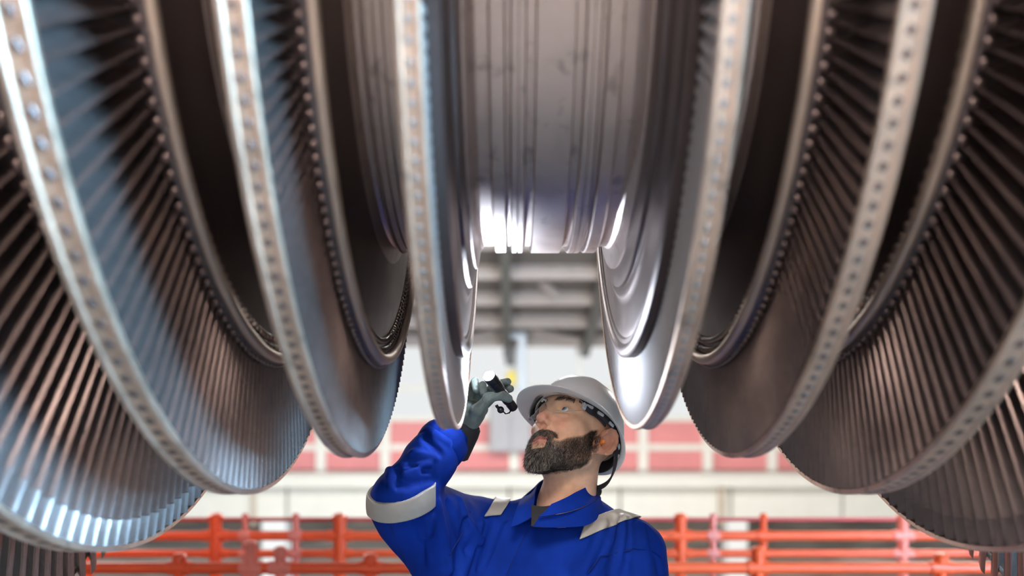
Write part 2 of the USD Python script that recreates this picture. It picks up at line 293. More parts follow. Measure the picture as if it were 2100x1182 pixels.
# shaft: one turned profile for the right half, mirrored to the left
g = .0130
prof = [(0, RD), (.0268, RD), (.0285, RD-.003), (.0285, RD-g), (.0415, RD-g), (.0420, RD-.003), (.0440, RD), (.0520, RD), (.0527, RD-.003), (.0540, RD-.003), (.0547, RD), (.0630, RD), (.0650, RD-.003), (.0655, RD-g),
        (.0722, RD-g), (.0728, RD-.003), (.0748, RD-.0005), (.0935, RD-.0005), (.0965, RD-.004), (.0970, RD-g), (.116, RD-g), (.122, RD-.008), (.127, RD+.006), (.130, RD+.03)]
mid = [(.140, RD+.03), (.215, RD+.02), (.219, RD)]
st = .219
for k in range(4):                                # sealing lands between the first two stages
    mid += [(st, RD), (st+.0100, RD), (st+.0106, RD-.010), (st+.0126, RD-.010)]; st += .0132
mid += [(st, RD+.001), (.2730, RD+.001), (.2765, RD-.003), (.278, RD-.012), (.286, RD-.010), (.293, RD+.02)]
rest = [(.33, RD+.02), (.40, RD+.004)]
st = .40
for k in range(4): rest += [(st, RD), (st+.0125, RD), (st+.0131, RD-.010), (st+.0155, RD-.010)]; st += .0165
rest += [(.4700, RD), (.474, RD-.010), (.484, RD+.02), (.56, RD+.02), (.64, RD), (.66, RD+.02), (.80, RD+.02), (.86, RD+.03), (.95, RD+.05), (1.17, RD+.05), (1.20, RD-.05), (1.24, .33), (1.50, .30), (1.52, .24), (2.45, .24), (2.47, .20)]
P = np.array(prof + mid + rest)
full = np.vstack([P[::-1]*[-1, 1], P, [[2.47, .02], [-2.47, .02]]])
obj('shaft', ring_spin(full, 320, lambda A, R, T: np.stack([XC+A, YA+R*np.cos(T), ZA+R*np.sin(T)], 1)), M['shaft'], rotor, 28, ROT0, label='grooved turned drum and shaft')
def wheel_profile(i):
    h, x, w = HUB[i], HX_[i], BW[i]
    if i == 0:
        return [(.130, RD+.0), (.1335, RD+.035), (.1375, .560), (.1395, .568), (.1455, .570), (.1455, .582), (.1475, .590), (.1500, .594), (.1510, .604), (.1525, .650), (.1515, .655), (.1530, .664), (.1500, .668), (.1500, .676), (.1465, .680), (.1440, .688), (.1450, h-.003), (.1490, h+.003), (x+.003, h+.003),
                (x+w*.9, h), (x+w*.9, .66), (x+w+.008, .60), (x+w+.02, RD+.01)]
    return [(x-.028, RD-.004), (x-.022, .530), (x-.014, .60), (x-.010, .640), (x-.006, h-.052), (x-.006, h-.016), (x-.012, h-.013), (x-.015, h-.006), (x-.013, h+.002), (x-.006, h+.004), (x, h+.002),
            (x+w*.95, h), (x+w*.95, h-.05), (x+w+.01, .60), (x+w+.03, RD-.004)]
def blade_template(i):
    """one blade in (axial, radial, tangential) coordinates: root bulge, twisted aerofoil, tenon"""
    h, rt, w = HUB[i], RR[i], BW[i]
    x0, x1 = HX_[i], RX[i]; sh = i < 4
    r_in = rt-.010 if sh else rt
    pitch = 2*np.pi*h/NB[i]
    V, F = [], []
    def add(v, f):
        n = len(V); V.extend(map(tuple, v)); F.extend([[a+n for a in q] for q in f])
    ts = [0, .34, .67, 1.0] if i != 3 else [0, .34, .67, .845, .855, .86, 1.0]
    ns, nn, prof = len(ts), 99, []
    for k in range(ns):
        t = ts[k]; r = h-.001 + (r_in+.001-h)*t
        wa = (w*.92)*(1-t) + w*.90*t; xm = (x0*(1-t)+x1*t) + wa/2 + (.002*(1-t))
        stag = (1 if i == 4 else -1)*math.radians((64, 32, 32, 32, 20)[i]*(1-t) + (66, 41, 43, 45, 56)[i]*t)
        c = wa/max(math.cos(stag), .62 if i else .60); th = c*(.16*(1-t)+.085*t)
        if i == 4: th = c*(.2*(1-t)+.10*t)
        if i == 3 and k == 4: th *= .35; c *= .93  # notch near the tip, shaped to draw a dark line of shade
        if i == 3 and k > 4: th *= 1.5; c *= 1.05
        s = np.array([-.5, -.28, 0, .28, .5]); cam = (.24*(1-t)+.17*t) if i else .12
        up = [(-.5, 0), (-.25, cam*.75+.5), (.05, cam+.45), (.32, cam*.55+.22), (.5, 0)]
        pts = [(-.5, .02*c), (-.38, cam*c*.45+th*.50), (-.08, cam*c+th*.55), (.24, cam*c*.70+th*.25), (.5, .0), (.24, cam*c*.70-th*.18), (-.08, cam*c-th*.45), (-.38, cam*c*.45-th*.42)]
        cs, sn = math.cos(stag), math.sin(stag)
        tt = 1.0 if k < nn else 1.0; prof.append([(xm + a*c*cs - b*sn, r, a*c*sn + b*cs - cam*c*.5) for a, b in pts])
    m = 8; v = [p for ring in prof for p in ring]; f = []
    for k in range(ns-1):
        for j in range(m):
            a, b = k*m+j, k*m+(j+1) % m; f += [[a, b, b+m], [a, b+m, a+m]]
    f += [[(ns-1)*m+a, (ns-1)*m+b, (ns-1)*m+c_] for a, b, c_ in ((0, 1, 7), (1, 6, 7), (1, 2, 6), (2, 5, 6), (2, 3, 5), (3, 4, 5))]
    add(v, f)
    # root bulge on the inner side of the rim
    if i > 0:
        b = trimesh.creation.icosphere(1, 1.0); bv = b.vertices*[.0065, .0060, pitch*.32] + [x0-.0025, h+.0040, 0]
        add(bv, b.faces.tolist())
    if i == 4:                                   # snubber lug half way up the long blade
        pass
    if sh:                                       # tenon riveted over in the shroud's groove
        a = math.radians(35); e = np.array([w*.185, .0036, 2*np.pi*rt/NB[i]*.36]); hull = []
        for sx in (-1, 1):
            for sz in (-1, 1): hull += [(sx*e[0], 0, sz*e[2]), (sx*e[0]*.55, e[1], sz*e[2]*.5)]
        q = trimesh.convex.convex_hull(np.array(hull)); tv = np.array(q.vertices)
        tv = np.stack([tv[:, 0]*math.cos(a) - tv[:, 2]*math.sin(a)*.6, tv[:, 1], tv[:, 0]*math.sin(a)*.6 + tv[:, 2]*math.cos(a)], 1) + [x1+w*.52, rt-.0052, 0]
        add(tv, q.faces.tolist())
    return np.array(V), np.array(F)
def place_blade(T, s, th):
    v = T; c, sn = np.cos(th), np.sin(th)
    return np.stack([XC + s*v[:, 0], YA + v[:, 1]*c - v[:, 2]*sn, ZA + v[:, 1]*sn + v[:, 2]*c], 1)
tmpl = [blade_template(i) for i in range(5)]
for i in range(5):                               # faces of the right half must look outwards
    m_ = trimesh.Trimesh(place_blade(tmpl[i][0], 1, -1.5), tmpl[i][1], process=False)
    if m_.volume < 0: tmpl[i] = (tmpl[i][0], tmpl[i][1][:, ::-1])
# the 300 blades that show largest are single pieces, the rest of each row is one piece
cand = []
for i in range(1, 5):
    for s in (-1, 1):
        for k in range(NB[i]):
            th = 2*np.pi*(k+.5)/NB[i]; r = HUB[i]*.45 + RR[i]*.55
            q = np.array([XC+s*RX[i], YA+r*math.cos(th), ZA+r*math.sin(th)])
            if q[1] < .2: continue
            u, v = 1052+1931*q[0]/q[1], 770-1931*(q[2]-EYE)/q[1]
            t = np.array([0, -math.sin(th), math.cos(th)]); q2 = q + t*2*np.pi*r/NB[i]
            step = math.hypot(1052+1931*q2[0]/q2[1]-u, 770-1931*(q2[2]-EYE)/q2[1]-v)
            if -20 < u < 2120 and -20 < v < 1200: cand.append((step, i, s, k))
cand.sort(reverse=True)
single = {(i, s, k) for _, i, s, k in cand[:300]}
for s in (-1, 1):
    for i in range(5):
        w = obj('bladed_wheel', ring_spin([(a, r) for a, r in wheel_profile(i)], 200, xf_side(s)), M['disc'], rotor, 30, ROT0)
        x, bw, rt = RX[i], BW[i], RR[i]
        if i < 4:
            bp = [(x+.005, rt-.009), (x+.005, rt-.0015), (x+.0065, rt), (x+bw*.27, rt), (x+bw*.30, rt-.0020), (x+bw*.32, rt-.0026), (x+bw*.74, rt-.0026), (x+bw*.76, rt-.0020), (x+bw*.79, rt), (x+bw-.004, rt), (x+bw, rt-.004), (x+bw, rt-.011)]
            obj('shroud_band', ring_spin(bp, 360, xf_side(s)), M['band'], w, 30, ROT0)
        if 1 <= i <= 3:
            h, hx = HUB[i], HX_[i]
            rp = [(hx-.0165+.0095*math.cos(a), h-.008+.0095*math.sin(a)) for a in np.arange(10)/10*2*np.pi]
            obj('rim_ring', ring_spin(rp, 300, xf_side(s)), M['edge'], w, 60, ROT0)
            dots = []; e = trimesh.creation.icosphere(1, 1.0); keep = e.vertices[:, 0] < .4
            for row, rr in ((0, h-.026), (1, h-.043)):
                n = NB[i]
                for k in range(n):
                    th = 2*np.pi*(k+.5*row)/n; v = e.vertices*[.0085, .0070, np.pi*rr/n*.62] + [hx-.0055, rr, 0]
                    dots.append((place_blade(v, s, th), e.faces if s > 0 else e.faces[:, ::-1]))
            V = np.vstack([d[0] for d in dots]); F = np.vstack([d[1]+j*len(e.vertices) for j, d in enumerate(dots)])
            obj('root_fastening', (V, F), M['fastening'], w, 40, ROT0, kind='stuff')
        T, F0 = tmpl[i]; F0 = F0 if s > 0 else F0[:, ::-1]
        vs, n = [], 0
        for k in range(NB[i]):
            v = place_blade(T, s, 2*np.pi*(k+.5)/NB[i])
            if (i, s, k) in single: obj('blade', (v, F0), M['blade'] if i else M['blade_torchlit'], w, 40, ROT0)
            else: vs.append(v)
        V = np.vstack(vs); F = (F0[None] + (np.arange(len(vs))*len(T))[:, None, None]).reshape(-1, 3)
        obj('blade_row', (V, F), M['blade'] if i else M['blade_torchlit'], w, 40, ROT0, kind='stuff')
        if i == 4:                               # thin rim wire near the tips of the free-standing blades
            rp = [(x+bw*.5+.006*math.cos(a), rt-.012+.006*math.sin(a)) for a in np.arange(6)/6*2*np.pi]
            obj('tie_ring', ring_spin(rp, 300, xf_side(s)), M['edge'], w, 60, ROT0)
# bearing stands that carry the shaft beyond both sides of the picture
for s, side in ((-1, 'left'), (1, 'right')):
    x = XC + s*2.15
    t = thing('bearing_stand', 'dark steel stand carrying the %s end of the rotor shaft' % side, 'stand', (x, YA, 0)); o = (x, YA, 0)
    obj('pedestal', cat_([box(x-.16, YA-.30, .06, x+.16, YA+.30, ZA-.245, .02), box(x-.2, YA-.36, ZA-.42, x+.2, YA+.36, ZA-.255, .02)]), M['truss'], t, loc=o)
    obj('base_plate', box(x-.3, YA-.6, 0, x+.3, YA+.6, .06, .01), M['truss'], t, loc=o)
    cr = [(x-.15, .2405), (x-.15, .30), (x+.15, .30), (x+.15, .2405)]
    obj('bearing_cap', ring_spin([(a, r) for a, r in cr], 64, lambda A, R, T: np.stack([A, YA+R*np.cos(T), ZA+R*np.sin(T)], 1)), M['truss'], t, loc=o)
# ------------------------------------------------------------------ signed-distance modelling for the worker
def W(u, v, d): return np.array([(u-1052)/1931*d, d, EYE-(v-770)/1931*d])   # notes measured at distance d, turned into metres
def smin(a, b, k): h = np.clip(.5+.5*(b-a)/k, 0, 1); return b*(1-h)+a*h-k*h*(1-h)
def smax(a, b, k): return -smin(-a, -b, k)
def sph(p, c, r): return np.linalg.norm(p-np.asarray(c), axis=1)-r
def ell(p, c, r, R=None):
    q = p-np.asarray(c)
    if R is not None: q = q@R
    r = np.asarray(r, float); k0 = np.linalg.norm(q/r, axis=1); k1 = np.linalg.norm(q/r**2, axis=1)
    return k0*(k0-1)/np.maximum(k1, 1e-9)
def cap(p, a, b, ra, rb=None):
    a, b = np.asarray(a, float), np.asarray(b, float); rb = ra if rb is None else rb
    ab = b-a; t = np.clip(((p-a)@ab)/max(ab@ab, 1e-12), 0, 1)
    return np.linalg.norm(p-a-t[:, None]*ab, axis=1)-(ra+(rb-ra)*t)
def chain(p, pts, rs, k=.006):
    d = None
    for i in range(len(pts)-1):
        c = cap(p, pts[i], pts[i+1], rs[i], rs[i+1]); d = c if d is None else smin(d, c, k)
    return d
_CO = np.array([[i, j, k] for i in (0, 1) for j in (0, 1) for k in (0, 1)])
_ED = [(a, b) for a in range(8) for b in range(a+1, 8) if np.abs(_CO[a]-_CO[b]).sum() == 1]
def surface(f, lo, hi, h, coarse=4, snap=2):
    """surface nets of f = 0 on a grid of step h, evaluated only near the surface"""
    lo = np.asarray(lo, float); n = np.ceil((np.asarray(hi)-lo)/(h*coarse)).astype(int)
    H = h*coarse
    I = np.stack(np.meshgrid(*[np.arange(k) for k in n], indexing='ij'), -1).reshape(-1, 3)
    val = f(lo+(I+.5)*H); near = I[np.abs(val) < H*1.5]
    N = n*coarse+1; g = np.full(N, np.nan)
    sub = np.stack(np.meshgrid(*[np.arange(coarse+1)]*3, indexing='ij'), -1).reshape(-1, 3)
    idx = (near[:, None]*coarse+sub[None]).reshape(-1, 3)
    flat = np.unique(np.ravel_multi_index(idx.T, N)); J = np.stack(np.unravel_index(flat, N), 1)
    g.ravel()[flat] = np.concatenate([f(lo+c*h) for c in np.array_split(J, max(1, len(J)//200000))])
    cells = np.unique(np.ravel_multi_index((near[:, None]*coarse+np.stack(np.meshgrid(*[np.arange(coarse)]*3, indexing='ij'), -1).reshape(1, -1, 3)).reshape(-1, 3).T, N))
    C = np.stack(np.unravel_index(cells, N), 1)
    cv = np.stack([g[tuple((C+o).T)] for o in _CO], 1)
    ok = ~np.isnan(cv).any(1) & (cv.min(1) < 0) & (cv.max(1) >= 0); C, cv = C[ok], cv[ok]
    acc, cnt = np.zeros((len(C), 3)), np.zeros(len(C))
    for a, b in _ED:
        m = (cv[:, a] < 0) != (cv[:, b] < 0); t = cv[m, a]/(cv[m, a]-cv[m, b])
        acc[m] += _CO[a]+t[:, None]*(_CO[b]-_CO[a]); cnt[m] += 1
    V = lo+(C+acc/cnt[:, None])*h
    vid = np.full(N, -1); vid[tuple(C.T)] = np.arange(len(C)); F = []
    for ax in range(3):
        e = np.zeros(3, int); e[ax] = 1; b, c = np.eye(3, dtype=int)[(ax+1) % 3], np.eye(3, dtype=int)[(ax+2) % 3]
        s0 = g[tuple(C.T)]; s1 = g[tuple((C+e).T)]; m = ((s0 < 0) != (s1 < 0)) & (C[:, (ax+1) % 3] > 0) & (C[:, (ax+2) % 3] > 0)
        q = C[m]; ids = np.stack([vid[tuple((q-b-c).T)], vid[tuple((q-c).T)], vid[tuple(q.T)], vid[tuple((q-b).T)]], 1)
        fl = s0[m] >= 0; good = (ids >= 0).all(1); ids, fl = ids[good], fl[good]
        ids[fl] = ids[fl][:, ::-1]; F += [ids[:, [0, 1, 2]], ids[:, [0, 2, 3]]]
    F = np.vstack(F)
    for _ in range(snap):
        d = f(V); e = h*.25; G = np.stack([f(V+np.eye(3)[k]*e)-d for k in range(3)], 1)/e
        V = V-np.clip(d, -h, h)[:, None]*G/np.maximum((G*G).sum(1), .25)[:, None]*.8
    return trimesh.Trimesh(V, F, process=False)
def grad(f, V, e=.0006):
    G = np.stack([f(V+np.eye(3)[k]*e)-f(V-np.eye(3)[k]*e) for k in range(3)], 1); return G/np.maximum(np.linalg.norm(G, axis=1, keepdims=True), 1e-9)
def sheet(A, B, n=24, m=8, thick=.0025, bulge=0.0):
    """a cloth leaf ruled between two curves of points, with thickness"""
    def curve(P, k):
        P = np.asarray(P, float); s = np.r_[0, np.cumsum(np.linalg.norm(np.diff(P, axis=0), axis=1))]; s /= s[-1]
        from scipy.interpolate import PchipInterpolator
        return np.stack([PchipInterpolator(s, P[:, j])(np.linspace(0, 1, k)) for j in range(3)], 1)
    a, b = curve(A, n), curve(B, n); t = np.linspace(0, 1, m)
    G = a[:, None]*(1-t[None, :, None])+b[:, None]*t[None, :, None]
    du, dv = np.gradient(G, axis=0), np.gradient(G, axis=1); N = np.cross(du, dv); N /= np.linalg.norm(N, axis=2, keepdims=True)+1e-12
    G = G+N*(bulge*np.sin(np.pi*t))[None, :, None]
    top, bot = (G+N*thick/2).reshape(-1, 3), (G-N*thick/2).reshape(-1, 3); V = np.vstack([top, bot]); F = []; o = n*m
    for i in range(n-1):
        for j in range(m-1):
            q = i*m+j; F += [[q, q+m, q+m+1], [q, q+m+1, q+1], [o+q, o+q+m+1, o+q+m], [o+q, o+q+1, o+q+m+1]]
    rim = [i*m for i in range(n)]+[(n-1)*m+j for j in range(1, m)]+[i*m+m-1 for i in range(n-2, -1, -1)]+[j for j in range(m-2, 0, -1)]
    for x, y in zip(rim, rim[1:]+rim[:1]): F += [[x, o+x, y], [y, o+x, o+y]]
    T = trimesh.Trimesh(V, np.array(F), process=False); T.fix_normals(); return T

# ------------------------------------------------------------------ head pose
from scipy.spatial.transform import Rotation as Ro
HR = Ro.from_euler('ZXY', [2.293, .633, .222]).as_matrix(); HS = 1.02; HT = np.array([.1365, 2.19, 1.590])
def to_world(q): return HS*(np.asarray(q, float)@HR.T)+HT
def to_head(p): return ((np.asarray(p, float)-HT)@HR)/HS
NB1 = W(1160, 1050, 2.235)                     # base of the neck
nb, nb2 = to_head(NB1[None])[0], to_head((NB1+[0, .02, -.10])[None])[0]
def head(p):
    q = np.stack([np.abs(p[:, 0]), p[:, 1], p[:, 2]], 1)
    d = ell(q, (0, -.012, .052), (.077, .098, .082))
    d = smin(d, ell(q, (0, .034, .002), (.060, .066, .080)), .03)
    d = smin(d, ell(q, (0, .045, .070), (.060, .050, .05)), .03)
    d = smin(d, ell(q, (0, .066, -.048), (.035, .034, .036)), .025)
    d = smin(d, ell(q, (.044, .056, .000), (.024, .026, .018)), .02)
    d = smin(d, cap(q, (.055, .004, -.052), (.016, .070, -.096), .019, .016), .028)
    d = smin(d, sph(q, (0, .075, -.095), .018), .02)
    d = smin(d, cap(q, (.050, .030, -.020), (.030, .072, -.060), .018, .016), .025)
    d = smin(d, cap(q, (.010, .0905, .046), (.044, .0770, .050), .0085, .007), .010)
    d = smax(d, -ell(q, (.033, .103, .028), (.021, .017, .0135)), .012)
    d = smin(d, cap(q, (0, .089, .038), (0, .112, -.002), .0075, .0100), .012)
    d = smin(d, sph(q, (0, .1140, -.0075), .0106), .006)
    d = smin(d, ell(q, (.0125, .102, -.0130), (.0075, .0105, .0080)), .004)
    d = smax(d, -ell(q, (.0068, .1060, -.0225), (.0046, .0085, .0075)), .002)
    lid = sph(q, (.032, .0775, .029), .0150)
    d = smin(d, lid, .004)
    d = smax(d, -ell(q, (.032, .0925, .0295), (.0160, .0118, .0080)), .002)
    d = smax(d, -cap(q, (.0215, .101, -.016), (.036, .084, -.046), .0030, .0020), .010)
    d = smin(d, cap(q, (0, .0990, -.0485), (.021, .0890, -.0530), .0050, .0030), .005)
    d = smin(d, cap(q, (0, .0970, -.0585), (.017, .0890, -.0565), .0058, .0036), .005)
    d = smax(d, -cap(q, (0, .1055, -.0532), (.024, .0930, -.0542), .0028, .0016), .002)
    d = smin(d, cap(q, (.022, .098, .0115), (.043, .084, .0145), .0022, .0018), .007)     # fold under the eye
    # ear: rim, bowl, lobe
    Re = Ro.from_euler('xz', [14, 13], degrees=True).as_matrix()
    e = ell(q, (.0835, -.018, .004), (.0100, .0225, .0370), Re)
    e = smin(e, sph(q, (.0785, .000, -.0280), .0085), .010)
    e = smax(e, -ell(q, (.0925, -.0125, .001), (.0140, .0135, .0225), Re), .003)
    hx = [np.array([.0895+.0075*math.sin(math.radians(24))*0, -.019, .004])+Re@np.array([.0015, .0200*math.cos(a), .0345*math.sin(a)]) for a in np.radians([150-180+30, 30, 60, 90, 120, 150, 180, 210, 240])]
    e = smin(e, chain(q, hx[1:], [.0040]*8, .002), .002)
    an = [np.array([.0855, -.019, .004])+Re@np.array([.0010, .0120*math.cos(a), .0215*math.sin(a)]) for a in np.radians([75, 105, 140, 180, 215, 245])]
    e = smin(e, chain(q, an, [.0026, .0032, .0036, .0036, .0034, .0028], .002), .002)
    e = smax(e, -ell(q, (.0800, -.0065, -.003), (.0120, .0075, .0125), Re), .002)
    e = smin(e, ell(q, (.0800, .0060, -.004), (.0055, .0045, .0080)), .003)
    e = smax(e, -ell(q, (.0920, -.022, .016), (.0070, .0095, .0160), Re), .003)
    d = smin(d, e, .006)
    d = smin(d, cap(p, (0, -.022, -.025), nb, .058, .066), .025)
    d = smin(d, cap(p, nb, nb2, .064, .070), .03)
    return d
def jawline(p):
    """beard cover (0-1) and beard depth at head points"""
    x, y, z = np.abs(p[:, 0]), p[:, 1], p[:, 2]
    up = np.interp(y, [-.02, .006, .022, .045, .070, .083, .12], [.02, .022, .010, -.020, -.040, -.0545, -.064])
    low = np.interp(y, [-.02, .0, .03, .06, .12], [-.045, -.072, -.096, -.112, -.135])
    s = lambda a, w: np.clip(a/w+.5, 0, 1)
    side = s(up-z, .008)*s(z-low, .014)*s(y-.004, .008)
    stache = s(.032-x, .006)*s(-.0290-.10*x-z, .004)*s(z+.0485+.22*x, .003)*s(y-.080, .006)
    stache = np.maximum(stache, s(x-.0195, .004)*s(.036-x, .006)*s(-.036-z, .006)*s(z+.075, .01)*s(y-.070, .006))
    lips = s(.0215-x, .004)*s(z+.0618, .003)*s(-.0480-z-.10*x, .003)*s(y-.082, .004)
    bare = s(.020-x, .005)*s(z+.0755, .006)*s(-.058-z, .004)*s(y-.075, .006)
    c = np.maximum(side*(1-.8*bare), stache)*(1-lips)
    chin = np.clip((y-.030)/.05, 0, 1)*np.clip((-.060-z)/.03, 0, 1)
    return c, c*(.0006+.0058*chin**1.2+.0012*stache)
hair_n = lambda p, s, k: meshkit.noise(p*s, k)

SKIN = {'a': ('attribute', {'attribute': 'tint'}), 'g': ('texture_coordinate', {}), 'n': ('noise_texture', {'scale': 900.0, 'detail': 3.0, 'distortion': 0.0}), 'b': ('bump', {'strength': .12, 'distance': .0012}),
        'n2': ('noise_texture', {'scale': 55.0, 'detail': 4.0, 'distortion': 0.0}), 'r': ('rgb_ramp', {'ramp': [(.3, (.88, .84, .82)), (.7, (1.08, 1.04, 1.02))]}), 'm': ('mix', {'mix_type': 'multiply', 'fac': 1.0}),
        'p': ('principled_bsdf', {'roughness': .42, 'subsurface_weight': .12, 'subsurface_scale': .004, 'specular_ior_level': .45})}
M['skin'] = mat('skin', SKIN, [('a.color', 'm.color1'), ('n2.fac', 'r.fac'), ('r.color', 'm.color2'), ('m.color', 'p.base_color'), ('g.object', 'n.vector'), ('g.object', 'n2.vector'), ('n.fac', 'b.height'), ('b.normal', 'p.normal')])
M['beard'] = plain('beard_base', (.030, .024, .020), .8, var=.3, scale=200)
M['hair_dark'] = mat('hair_dark', {'p': ('principled_bsdf', {'base_color': (.014, .010, .008), 'roughness': .65})}, [])
M['hair_grey'] = mat('hair_grey', {'p': ('principled_bsdf', {'base_color': (.34, .31, .28), 'roughness': .45})}, [])
M['eye_white'] = mat('eye_white', {'p': ('principled_bsdf', {'base_color': (.80, .76, .73), 'roughness': .12})}, [])
M['iris'] = mat('iris', {'p': ('principled_bsdf', {'base_color': (.16, .26, .36), 'roughness': .08})}, [])
M['pupil'] = mat('pupil', {'p': ('principled_bsdf', {'base_color': (.01, .01, .01), 'roughness': .05})}, [])
def cloth(name, col, rough=.8, sheen=.25, wv=900.0):
    return mat(name, {'g': ('texture_coordinate', {}), 'n': ('noise_texture', {'scale': 14.0, 'detail': 5.0, 'distortion': .4}), 'r': ('rgb_ramp', {'ramp': [(.3, tuple(c*.86 for c in col)), (.7, tuple(c*1.12 for c in col))]}),
        'w1': ('wave_texture', {'wave_type': 'bands', 'bands_direction': 'diagonal', 'scale': wv, 'distortion': .3}), 'b': ('bump', {'strength': .10, 'distance': .0008}),
        'p': ('principled_bsdf', {'roughness': rough, 'sheen_weight': sheen, 'sheen_roughness': .4, 'sheen_tint': tuple(min(1, c*2+.15) for c in col), 'specular_ior_level': .15})},
        [('g.object', 'n.vector'), ('n.fac', 'r.fac'), ('r.color', 'p.base_color'), ('g.object', 'w1.vector'), ('w1.fac', 'b.height'), ('b.normal', 'p.normal')])
M['blue'] = cloth('blue_twill', (.0010, .023, .245), .85, .0)
M['blue_seam'] = cloth('blue_seam', (.006, .020, .14), .8, .1)
M['tape'] = plain('grey_reflective_tape', (.34, .335, .315), .38, var=.05, scale=60, bump=.12, bscale=1500)
M['glove'] = plain('grey_green_glove', (.150, .190, .175), .62, var=.2, scale=60, bump=.25, bscale=500)
M['cuff'] = plain('black_knit_cuff', (.018, .018, .022), .85, var=.2, scale=80)
M['shirt'] = plain('black_undershirt', (.016, .017, .022), .9, var=.2, scale=50)
M['boot'] = plain('black_boot_leather', (.02, .018, .016), .5)
M['hat'] = plain('white_hat_plastic', (.80, .81, .80), .28, var=.02, scale=20, coat_weight=.25)
M['band_black'] = plain('black_headband', (.016, .016, .024), .7, var=.2, scale=60)
M['clip'] = mat('clear_clip', {'p': ('principled_bsdf', {'base_color': (.40, .42, .44), 'roughness': .15, 'specular_ior_level': .8})}, [])
M['lens'] = mat('clear_lens', {'t': ('transparent_bsdf', {'color': (.97, .98, .97)}), 'gl': ('glossy_bsdf', {'roughness': .03, 'color': (1, 1, 1)}), 'f': ('fresnel', {'IOR': 1.22}), 'm': ('mix_closure', {})}, [('f.fac', 'm.fac'), ('t.BSDF', 'm.closure1'), ('gl.BSDF', 'm.closure2')], 'm.closure')
M['torch_body'] = plain('black_anodised', (.035, .036, .042), .28, metal=.7, var=.1, scale=40)
M['torch_lens'] = glow('torch_lens', (.74, .85, 1.0), TORCH)
M['plug'] = plain('orange_foam', (.85, .24, .04), .7, var=.05)

# ------------------------------------------------------------------ the worker
PB = np.array([.13, 2.26, 0.0])
worker = thing('person', 'bearded man in blue coverall and white hard hat looking up and holding a flashlight', 'person', PB)
hm = surface(head, (-.10, -.16, -.30), (.10, .14, .15), .0022)
hv = np.array(hm.vertices); cov, _ = jawline(hv)
tint = np.tile([.72, .455, .31], (len(hv), 1))
def blend(col, w): 
    global tint
    w = np.clip(w, 0, 1)[:, None]; tint = tint*(1-w)+np.array(col)*w
x_, y_, z_ = np.abs(hv[:, 0]), hv[:, 1], hv[:, 2]
blend((.62, .26, .17), .55*np.exp(-((x_-.04)/.02)**2-((z_+.008)/.018)**2)*(y_ > .03))
blend((.62, .27, .18), .6*np.exp(-(x_/.02)**2-((z_+.008)/.015)**2)*(y_ > .09))
blend((.58, .27, .19), .75*np.clip((x_-.072)/.008, 0, 1)*(np.abs(z_) < .05)); blend((.34, .11, .08), .8*np.clip(1-np.linalg.norm((np.abs(hv)*[1, 0, 0]+hv*[0, 1, 1]-[.081, -.0065, -.003])/[.012, .009, .014], axis=1), 0, 1)**.5*(x_ > .066))  # redder ears, with shade painted into the bowl
blend((.50, .24, .16), .35*np.clip((-.10-z_)/.06, 0, 1))
lipw = np.clip((.0235-x_)/.004+.5, 0, 1)*np.clip((z_+.0635)/.003+.5, 0, 1)*np.clip((-.0475-z_)/.003+.5, 0, 1)*(y_ > .084)
blend((.50, .19, .15), .85*lipw); blend((.10, .04, .035), .9*np.exp(-((z_+.0536)/.0013)**2)*(x_ < .024)*(y_ > .084))  # lip colour, with shade painted into the line between them
blend((.05, .038, .03), cov*(.70+.25*hair_n(hv, 350, 3)))
neckst = np.clip((z_+.155)/.03, 0, 1)*np.clip((-.085-z_)/.02, 0, 1)*np.clip((y_+.0)/.03, 0, 1)
blend((.10, .07, .055), neckst*.5*hair_n(hv, 500, 5))
blend((.18, .12, .09), .75*(hair_n(hv, 300, 9) > .3)*np.clip(1-np.abs(z_-.052+.08*(x_-.027)**2*30)/.0055, 0, 1)*(x_ > .008)*(x_ < .052)*(y_ > .07))
body = usdkit.mesh(stage, path_of('body', worker.GetPath()), (to_world(hv)-PB, hm.faces), M['skin'], True)
UsdGeom.PrimvarsAPI(body).CreatePrimvar('tint', Sdf.ValueTypeNames.Color3fArray, 'vertex').Set(Vt.Vec3fArray.FromNumpy(tint.astype(np.float32)))
